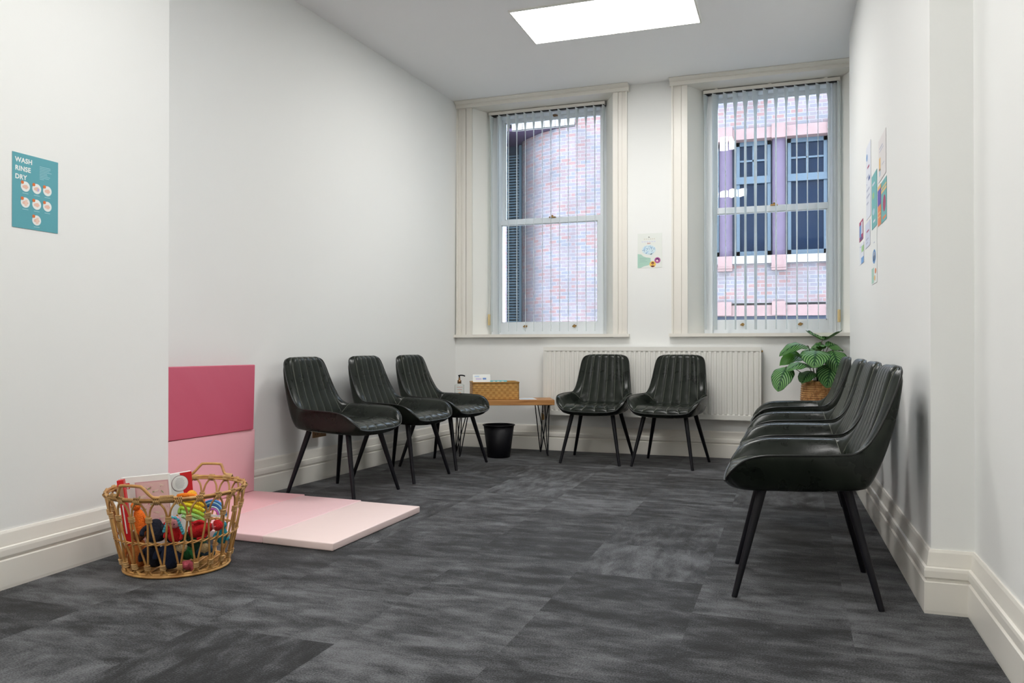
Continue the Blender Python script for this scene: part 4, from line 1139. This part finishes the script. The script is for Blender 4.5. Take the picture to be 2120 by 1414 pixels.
def talk(r, w, h):
    b = MB(); MN = flat('mint', (.40, .62, .52))
    pts = [(0, 0), (.025, 0)]+[(.05+.05*t, .012+.012*t) for t in (0, .5, 1)]+[(.115, .05), (.112, .085), (.075, .09), (.05, .10), (.03, .118), (0, .122)]
    poly(b, pts, .0011, MN)
    for k in range(4): rect(b, .018, .018+[.08, .06, .05, .065][k], .085-k*.011, .087-k*.011, .0013, flat('grey green', (.25, .4, .36)))
    disc(b, .131, .030, .027, .0014, flat('poster yellow', (.85, .55, .10))); disc(b, .131, .038, .012, .0017, flat('hair brown', (.12, .02, .02))); disc(b, .131, .033, .0085, .0019, flat('skin brown', (.42, .15, .07)))
    poly(b, [(.131-.018, .012), (.131-.012, .018), (.131+.012, .018), (.131+.018, .012), (.131, .004)], .0017, flat('plum', (.10, .01, .05)))
    disc(b, .172, .063, .026, .0014, flat('poster magenta', (.42, .10, .30))); disc(b, .172, .068, .014, .0017, flat('dark plum', (.12, .01, .12))); disc(b, .170, .060, .009, .0019, flat('poster pale pink', (.85, .55, .62)))
    # speech bubble of blue letters
    cxx, cyy = .098, .155
    poly(b, [(cxx+.060*cos(2*pi*k/28), cyy+.042*sin(2*pi*k/28)) for k in range(28)], .0010, flat('pale sky', (.62, .76, .82)))
    poly(b, [(.11, .12), (.13, .125), (.118, .098)], .0010, flat('pale sky', (.62, .76, .82)))
    b.build('artwork', None, r)
    b = MB(); B1, B2 = flat('letter blue', (.10, .28, .52)), flat('letter dark', (.05, .12, .25))
    for (tx, x, y, s, m, rz) in (('AUTHENTIC', .045, .158, .021, B2, .15), ('MENTAL', .075, .136, .020, B1, -.05), ('TALK', .10, .172, .018, B1, -.2)):
        vs, fs = text_mesh(tx, s, Matrix.Translation((x, y, .0012)) @ Matrix.Rotation(rz, 4, 'Z'), m, bold=.0006, sx=.8); 
    for k in range(46):
        a = random.random()*2*pi; q = math.sqrt(random.random()); x = cxx+.054*q*cos(a); y = cyy+.036*q*sin(a)
        L_ = .004+.005*random.random(); ww = .0012
        if random.random() < .5: rect(b, x-ww, x+ww, y-L_, y+L_, .0014, random.choice((B1, B2, flat('letter sky', (.25, .5, .75)))))
        else: rect(b, x-L_*.7, x+L_*.7, y-ww, y+ww, .0014, random.choice((B1, B2, flat('letter sky', (.25, .5, .75)))))
    vs, fs = text_mesh('DAY', .014, Matrix.Translation((.098, .207, .0012)), B1, bold=.0005, align='CENTER'); b.add(vs, fs, flat('word red', (.45, .12, .12)))
    for k in range(6): rect(b, .055+k*.017, .066+k*.017, .245, .254, .0012, flat('beige letters', (.68, .66, .58)))
    for k in range(6): rect(b, .035+k*.021, .050+k*.021, .222, .231, .0012, flat('lilac letters', (.66, .68, .78)))
    poly(b, [(.092, .262), (.099, .272), (.103, .266), (.108, .262)], .0012, flat('logo dark', (.1, .1, .1)))
    b.build('lettering', None, r)
poster('poster', 'pale poster with a blue word bubble on the pier between the windows', 'poster', (-1.261, YW-.001, 1.617), (1, 0, 0), (0, 0, 1), .212, .298, flat('poster pale green white', (.76, .79, .75)), talk)
def rwx(y): return F[6][0]+(F[7][0]-F[6][0])*((y-F[6][1])/(F[7][1]-F[6][1]))
RG = 'notices pinned on the right wall'
def rposter(lab, yfar, ynear, z0, z1, col, draw, off=0):
    w = yfar-ynear; u = Vector((rwx(ynear)-rwx(yfar), ynear-yfar, 0)).normalized()
    poster('poster', lab, 'poster', (rwx(yfar)-.0012-off, yfar, z0), u, (0, 0, 1), w, z1-z0, col, draw, RG)
def dr(shapes):
    def f(r, w, h):
        b = MB()
        for s in shapes:
            if s[0] == 'r': rect(b, s[1]*w, s[2]*w, s[3]*h, s[4]*h, s[6] if len(s) > 6 else .0012, s[5])
            elif s[0] == 'd': 
                n = 24; poly(b, [((s[1]+s[3]*cos(2*pi*k/n))*w, (s[2]+s[4]*sin(2*pi*k/n))*h) for k in range(n)], .0014, s[5])
        b.build('artwork', None, r)
    return f
PB, PR, PP, PG, PY, PO = flat('ink blue', (.12, .32, .65)), flat('ink crimson', (.40, .03, .12)), flat('ink violet', (.12, .08, .42)), flat('ink green', (.35, .6, .25)), flat('ink yellow', (.85, .55, .2)), flat('ink orange', (.8, .25, .08))
GR = flat('ink grey', (.45, .48, .6)); LW = flat('cool paper', (.74, .77, .84)); PK = flat('warm paper', (.78, .75, .74)); TL2 = flat('teal sheet', (.16, .46, .46)); LB2 = flat('ink pale blue', (.45, .62, .72))
txt = [('r', .12, .12+.7*random.random(), .2+.09*k, .225+.09*k, GR) for k in range(5)]
rposter('tall white notice with a blue mark, far upper left of the right wall group', 5.185, 4.945, 1.685, 2.115, LW, dr([('d', .2, .85, .12, .05, PB), ('r', .3, .7, .68, .71, PR), ('r', .5, .85, .5, .55, flat('navy ink', (.05, .1, .3)))]+txt))
rposter('pale notice with a slim coloured figure, topmost on the right wall', 4.598, 4.305, 1.795, 2.015, PK, dr([('r', .1, .3, .25, .55, PY), ('r', .12, .28, .12, .3, LB2), ('r', .15, .6, .75, .78, GR), ('r', .15, .7, .68, .70, GR), ('r', .5, .8, .3, .32, GR)]))
rposter('plain teal notice in the middle of the right wall group', 4.905, 4.665, 1.590, 1.888, TL2, dr([('r', .15, .6, .8, .84, LW), ('r', .2, .5, .55, .66, PG), ('d', .4, .3, .2, .06, LB2), ('r', .3, .7, .1, .14, LW)]))
rposter('orange and violet notice beside the teal ones', 4.628, 4.500, 1.570, 1.778, PO, dr([('r', 0, 1, .5, .9, PP), ('r', 0, 1, .9, 1, PY), ('r', .1, .9, .3, .33, PY), ('r', .1, .9, .2, .23, PY)]))
rposter('teal notice with yellow band and crimson figure, nearest on the right wall', 4.486, 4.283, 1.565, 1.775, TL2, dr([('r', 0, 1, .72, .78, PY), ('r', 0, 1, .82, .86, PY), ('d', .6, .42, .25, .2, PR), ('r', .3, .9, .06, .12, PO)]))
rposter('small crimson and blue notice at the far lower left of the wall group', 5.590, 5.366, 1.605, 1.730, PR, dr([('r', .1, .5, .2, .8, PB), ('r', .55, .9, .3, .9, LW), ('r', .2, .8, .05, .15, flat('navy ink', (.05, .1, .3)))]))
rposter('small pale lilac notice below the tall white one', 5.240, 4.992, 1.522, 1.667, flat('lilac paper', (.62, .66, .80)), dr([('r', .2, .7, .3, .36, GR), ('r', .3, .8, .6, .66, PR), ('r', .2, .6, .15, .2, GR)]))
rposter('small white notice with green and blue shapes, lowest at the far left', 5.576, 5.327, 1.456, 1.583, LW, dr([('r', .5, 1, .55, .85, PG), ('r', .4, 1, 0, .3, PB), ('r', .1, .4, .85, .9, GR)]))
rposter('tall white notice with a blue oval, lowest of the right wall group', 4.912, 4.670, 1.282, 1.580, WHT, dr([('d', .5, .5, .3, .13, PB), ('d', .5, .5, .22, .09, LW), ('r', .0, .45, .02, .3, flat('mint', (.40, .62, .52))), ('d', .75, .22, .13, .05, PO), ('d', .6, .1, .13, .05, PY), ('r', .4, .6, .75, .77, GR)]))

# ------------------------------------------------------------------ potted plant
PXc, PYc = .185, 6.59
pl = tag(empty('potted_plant', (PXc, PYc, 0)), 'striped round-leaved plant in a tall coiled basket pot in the back right corner', 'potted plant')
b = MB(); prf = []
nz = 40
for k in range(nz*6+1):
    z = .67*k/(nz*6); prf.append((.098+.020*sin(pi*min(1, z/.67)*.9)+.008*abs(sin(pi*k/6)), z))
rows = []
for r_, z in prf: rows.append([Vector((r_*cos(2*pi*k/48), r_*sin(2*pi*k/48), z)) for k in range(48)])
uvs = [(k/48*.75, z) for (r_, z) in prf for k in range(48)]
mp_ = wood('water_hyacinth_coil', (.38, .15, .04), (.80, .46, .19), 45, (1, 1, .5))
b.grid(rows, mp_, True, closed=True)
b.lathe([(.10, .67), (.095, .668), (.092, .60), (0, .60)], 40, mp_); b.lathe([(0, .0), (.098, .0)], 40, mp_)
b.build('pot', None, pl)
b = MB(); b.lathe([(.093, .63), (.06, .642), (0, .648)], 30, M['soil']); b.build('soil', None, pl)
def leaf(base, tip, w, nrm, arch=.02, fold=.15, wave=.004, droop=0.0):
    B, T, nrm = Vector(base), Vector(tip), Vector(nrm)
    off = Vector((PXc, PYc, 0)); B -= off; T -= off
    d = T-B; dn = d.normalized(); nrm = (nrm-dn*nrm.dot(dn)).normalized(); side = dn.cross(nrm).normalized()
    NS, NT = 26, 18; P = []; uv = []
    ph = random.random()*6
    for i in range(NS+1):
        s = i/NS; row = []
        pw = w*(max(0, sin(pi*(s**.78)))**.62) if 0 < s < 1 else 0
        if s > .9: pw *= 1-.35*smooth(.9, 1, s)
        c = B+d*s+nrm*arch*sin(pi*s)*1.0-nrm*droop*s*s
        for j in range(NT+1):
            t = 2*j/NT-1
            p = c+side*pw*t+nrm*(fold*pw*(abs(t)**1.3))+nrm*wave*sin(s*19+ph+t*2)*abs(t)**2
            row.append(p); uv.append((t, s))
        P.append(row)
    b = MB(); b.grid(P, M['leaf'], True, uvs=uv); o = b.build('leaf', None, pl)
    # midrib underside stalk
    sb = MB(); z0 = Vector(((B.x)*.12, (B.y)*.12, .64)); mid = z0.lerp(B, .55)+Vector((0, 0, .03))
    if (B-z0).length > .02:
        sb.tube(spline([z0, mid, B, B+d*.1+nrm*arch*.28], 6), .0028, 7, M['stem']); sb.build('stalk', None, pl)
leaf((.228, 6.649, .985), (.270, 6.90, 1.005), .135, (0, 0, 1), -.012, .60, .006)
leaf((.129, 6.614, .930), (-.086, 6.38, .862), .055, (.25, -.45, .9), .060, -.25)
leaf((.180, 6.500, .905), (.160, 6.300, .775), .110, (0, -.8, .65), .035, -.10)
leaf((-.030, 6.42, .780), (-.095, 6.265, .598), .082, (-.2, -.9, .35), .030, -.12)
leaf((.150, 6.47, .790), (-.035, 6.29, .752), .068, (-.1, -.5, .85), .035, -.15)
leaf((.10, 6.60, .84), (-.085, 6.48, .785), .070, (-.5, .4, -.9), -.050, -.2)
leaf((.300, 6.60, .905), (.340, 6.46, .730), .088, (.1, -.9, .3), .03, -.15)
leaf((.290, 6.54, .80), (.250, 6.385, .625), .095, (0, -.95, .3), .02, -.1)
leaf((.150, 6.52, .745), (.075, 6.40, .655), .068, (-.3, -.8, .5), .02, -.1)
leaf((.24, 6.66, .92), (.150, 6.70, .93), .05, (.1, -.6, .7), .03, -.2)
leaf((.27, 6.62, .93), (.360, 6.78, .90), .07, (.3, -.4, .8), .04, -.2)
leaf((.20, 6.62, .90), (.10, 6.78, .86), .07, (-.3, .3, .8), .04, -.2)
leaf((.215, 6.64, .915), (.240, 6.52, .935), .040, (0, -.3, .9), .02, -.2)

# ------------------------------------------------------------------ buildings outside
bld = tag(empty('brick_building', (-1.5, 14.0, -4)), 'red and blue brick building with stone piers and blue windows seen through the windows', 'building')
O3 = Vector((-1.5, 14.0, -4))
def bp_(b, name, lab=None, parent=None):
    b.v = [(x-O3.x, y-O3.y, z-O3.z) for x, y, z in b.v]; o = b.build(name, None, parent or bld)
    if lab: o['label'] = lab
    return o
def brickwall(b, pts, z0, z1, m=None):
    s = 0
    for a, c in zip(pts[:-1], pts[1:]):
        L_ = math.hypot(c[0]-a[0], c[1]-a[1])
        b.add([(a[0], a[1], z0), (c[0], c[1], z0), (c[0], c[1], z1), (a[0], a[1], z1)], [(0, 1, 2, 3)], m or M['brick'], False, [(s, z0), (s+L_, z0), (s+L_, z1), (s, z1)])
        s += L_
ZT = 5.75
b = MB()
curve = [Vector(p) for p in [(-5.0, 15.05, 0), (-4.975, 14.80, 0), (-4.88, 14.652, 0), (-4.67, 14.454, 0), (-4.41, 14.235, 0), (-4.21, 14.134, 0), (-4.05, 14.04, 0), (-3.69, 14.0, 0)]]
cp = [(p.x, p.y) for p in spline(curve, 6)]
brickwall(b, cp, -4, 4.92)
# wall right of the curve, up to the window bay
brickwall(b, [(-3.69, 14), (-1.95, 14)], -4, ZT)
bay = [(-1.85, -1.17), (-.88, -.32), (-.05, .57), (.84, 1.46), (1.75, 2.35)]
brickwall(b, [(-1.95, 14), (4.5, 14)], 4.60, ZT)
brickwall(b, [(-1.95, 14), (4.5, 14)], 1.66, 2.32)
brickwall(b, [(-1.95, 14), (4.5, 14)], -4, .95)
brickwall(b, [(2.7, 14), (4.5, 14)], 2.3, 4.62)
brickwall(b, [(-1.95, 14), (-1.9, 14)], 2.3, 4.62)
# left part
brickwall(b, [(-9, 13.9), (-4.97, 13.9)], -4, ZT)
brickwall(b, [(-4.97, 13.9), (-4.97, 14.1)], 4.93, ZT)
brickwall(b, [(-4.97, 13.9), (-5.46, 15.1)], -4, 4.93)
bp_(b, 'brick_wall')
b = MB(); b.box(-5.5, -3.69, 13.985, 15.2, 4.935, 4.99, M['purple_soffit']); bp_(b, 'soffit', 'dark recessed soffit')
b = MB()
segs = [-4.90, -4.69, -4.48, -4.27, -4.06, -3.87, -3.69]
for a, c in zip(segs[:-1], segs[1:]): b.box(a+.004, c-.004, 13.97, 14.02, 4.945, 5.20, M['pale_stone'])
b.box(-4.9, -3.69, 13.985, 14.02, 4.93, 5.2, M['pale_stone'])
bp_(b, 'fascia', 'pale stone fascia band')
b = MB(); brickwall(b, [(-4.97, 14.0), (-3.69, 14.0)], 5.2, ZT); bp_(b, 'upper_brick_wall')
b = MB()
z = -2.0
while z < 4.75:
    b.hexa([(-5.36, 15.0, z), (-5.10, 15.0, z), (-5.10, 15.05, z+.018), (-5.36, 15.05, z+.018)], [(-5.36, 15.0, z+.026), (-5.10, 15.0, z+.026), (-5.10, 15.05, z+.044), (-5.36, 15.05, z+.044)], M['dark_louvre']); z += .055
b.box(-5.10, -5.045, 14.98, 15.06, -2, 4.93, M['dark_louvre']); b.box(-5.42, -5.36, 14.98, 15.06, -2, 4.93, M['dark_louvre'])
b.box(-5.45, -5.03, 15.09, 15.12, -4, 4.95, M['louvre_back'])
bp_(b, 'louvre_panel', 'blue louvred strip')
# lintel band, sill band, ledge
b = MB(); b.box(-1.9, 2.7, 13.96, 14.25, 4.42, 4.60, M['pink_stone']); 
for x0, x1 in ((-1.19, -.93), (-.30, -.085), (.57, .82), (1.48, 1.73)): b.box(x0, x1, 13.92, 14.0, 4.40, 4.64, M['pink_stone'])
bp_(b, 'lintel', 'pink stone lintel band')
b = MB(); b.box(-1.9, 2.7, 13.92, 14.25, 2.32, 2.45, M['pale_stone']); bp_(b, 'sill_band')
b = MB(); b.box(-1.9, 4.5, 13.95, 14.2, 1.44, 1.62, M['pink_stone'])
for x0, x1 in ((-1.19, -.95), (-.30, -.085), (.57, .82)): b.box(x0, x1, 13.91, 14.0, 1.45, 1.68, M['pink_stone'])
bp_(b, 'ledge', 'pink stone ledge')
b = MB(); b.box(-1.9, 4.5, 14.0, 14.3, .95, 1.44, M['louvre_back']); bp_(b, 'lower_window_strip', 'dark strip of lower windows')
for x0, x1 in ((-1.16, -.945), (-.295, -.085), (.58, .80), (1.49, 1.71)):
    b = MB(); P = []
    cxp = (x0+x1)/2; rp = (x1-x0)/2
    P = [[Vector((cxp-rp*cos(a*pi/12), 14.12-rp*1.1*sin(a*pi/12), zz)) for a in range(13)] for zz in (2.45, 4.42)]
    b.grid(P, M['mauve_stone'], True); 
    b.box(x0-.01, x1+.01, 13.90, 14.1, 2.20, 2.45, M['pink_stone'])
    b.box(x0-.015, x1+.015, 13.88, 14.1, 2.245, 2.265, M['pink_stone'])
    bp_(b, 'pier', 'rounded mauve pier with pink foot')
for x0, x1 in bay:
    b = MB(); y = 14.16
    f = .055
    b.box(x0, x0+f, y, y+.06, 2.45, 4.42, M['blue_frame']); b.box(x1-f, x1, y, y+.06, 2.45, 4.42, M['blue_frame'])
    for z0, z1 in ((4.35, 4.42), (3.70, 3.82), (2.45, 2.55), (3.25, 3.28)): b.box(x0, x1, y-(.03 if z0 == 3.70 else 0), y+.06, z0, z1, M['blue_frame'])
    xm = (x0+x1)/2
    b.box(xm-.018, xm+.018, y+.01, y+.05, 3.82, 4.35, M['blue_frame']); b.box(x0+f, x1-f, y+.01, y+.05, 4.08, 4.11, M['blue_frame'])
    o = bp_(b, 'facade_window', 'tall blue framed window')
    g = MB(); g.box(x0+f, x1-f, y+.05, y+.06, 2.5, 4.4, M['blue_glass']); bp_(g, 'pane', None, o)
b = MB(); b.box(-1.9, 2.7, 14.24, 14.4, 2.3, 4.6, M['louvre_back']); bp_(b, 'inner_wall')
b = MB(); b.box(-9, 4.5, 13.9, 16.5, ZT, ZT+.3, M['pale_stone']); bp_(b, 'parapet')
b = MB(); b.box(-9, 4.5, 16.4, 16.5, -4, ZT, M['brick']); bp_(b, 'rear_wall')
b = MB(); b.box(-12, 8, 7.4, 18, -4.2, -4, mat('grey_asphalt', (.18, .18, .19), .9)); b.build('street', None, None, kind='structure')
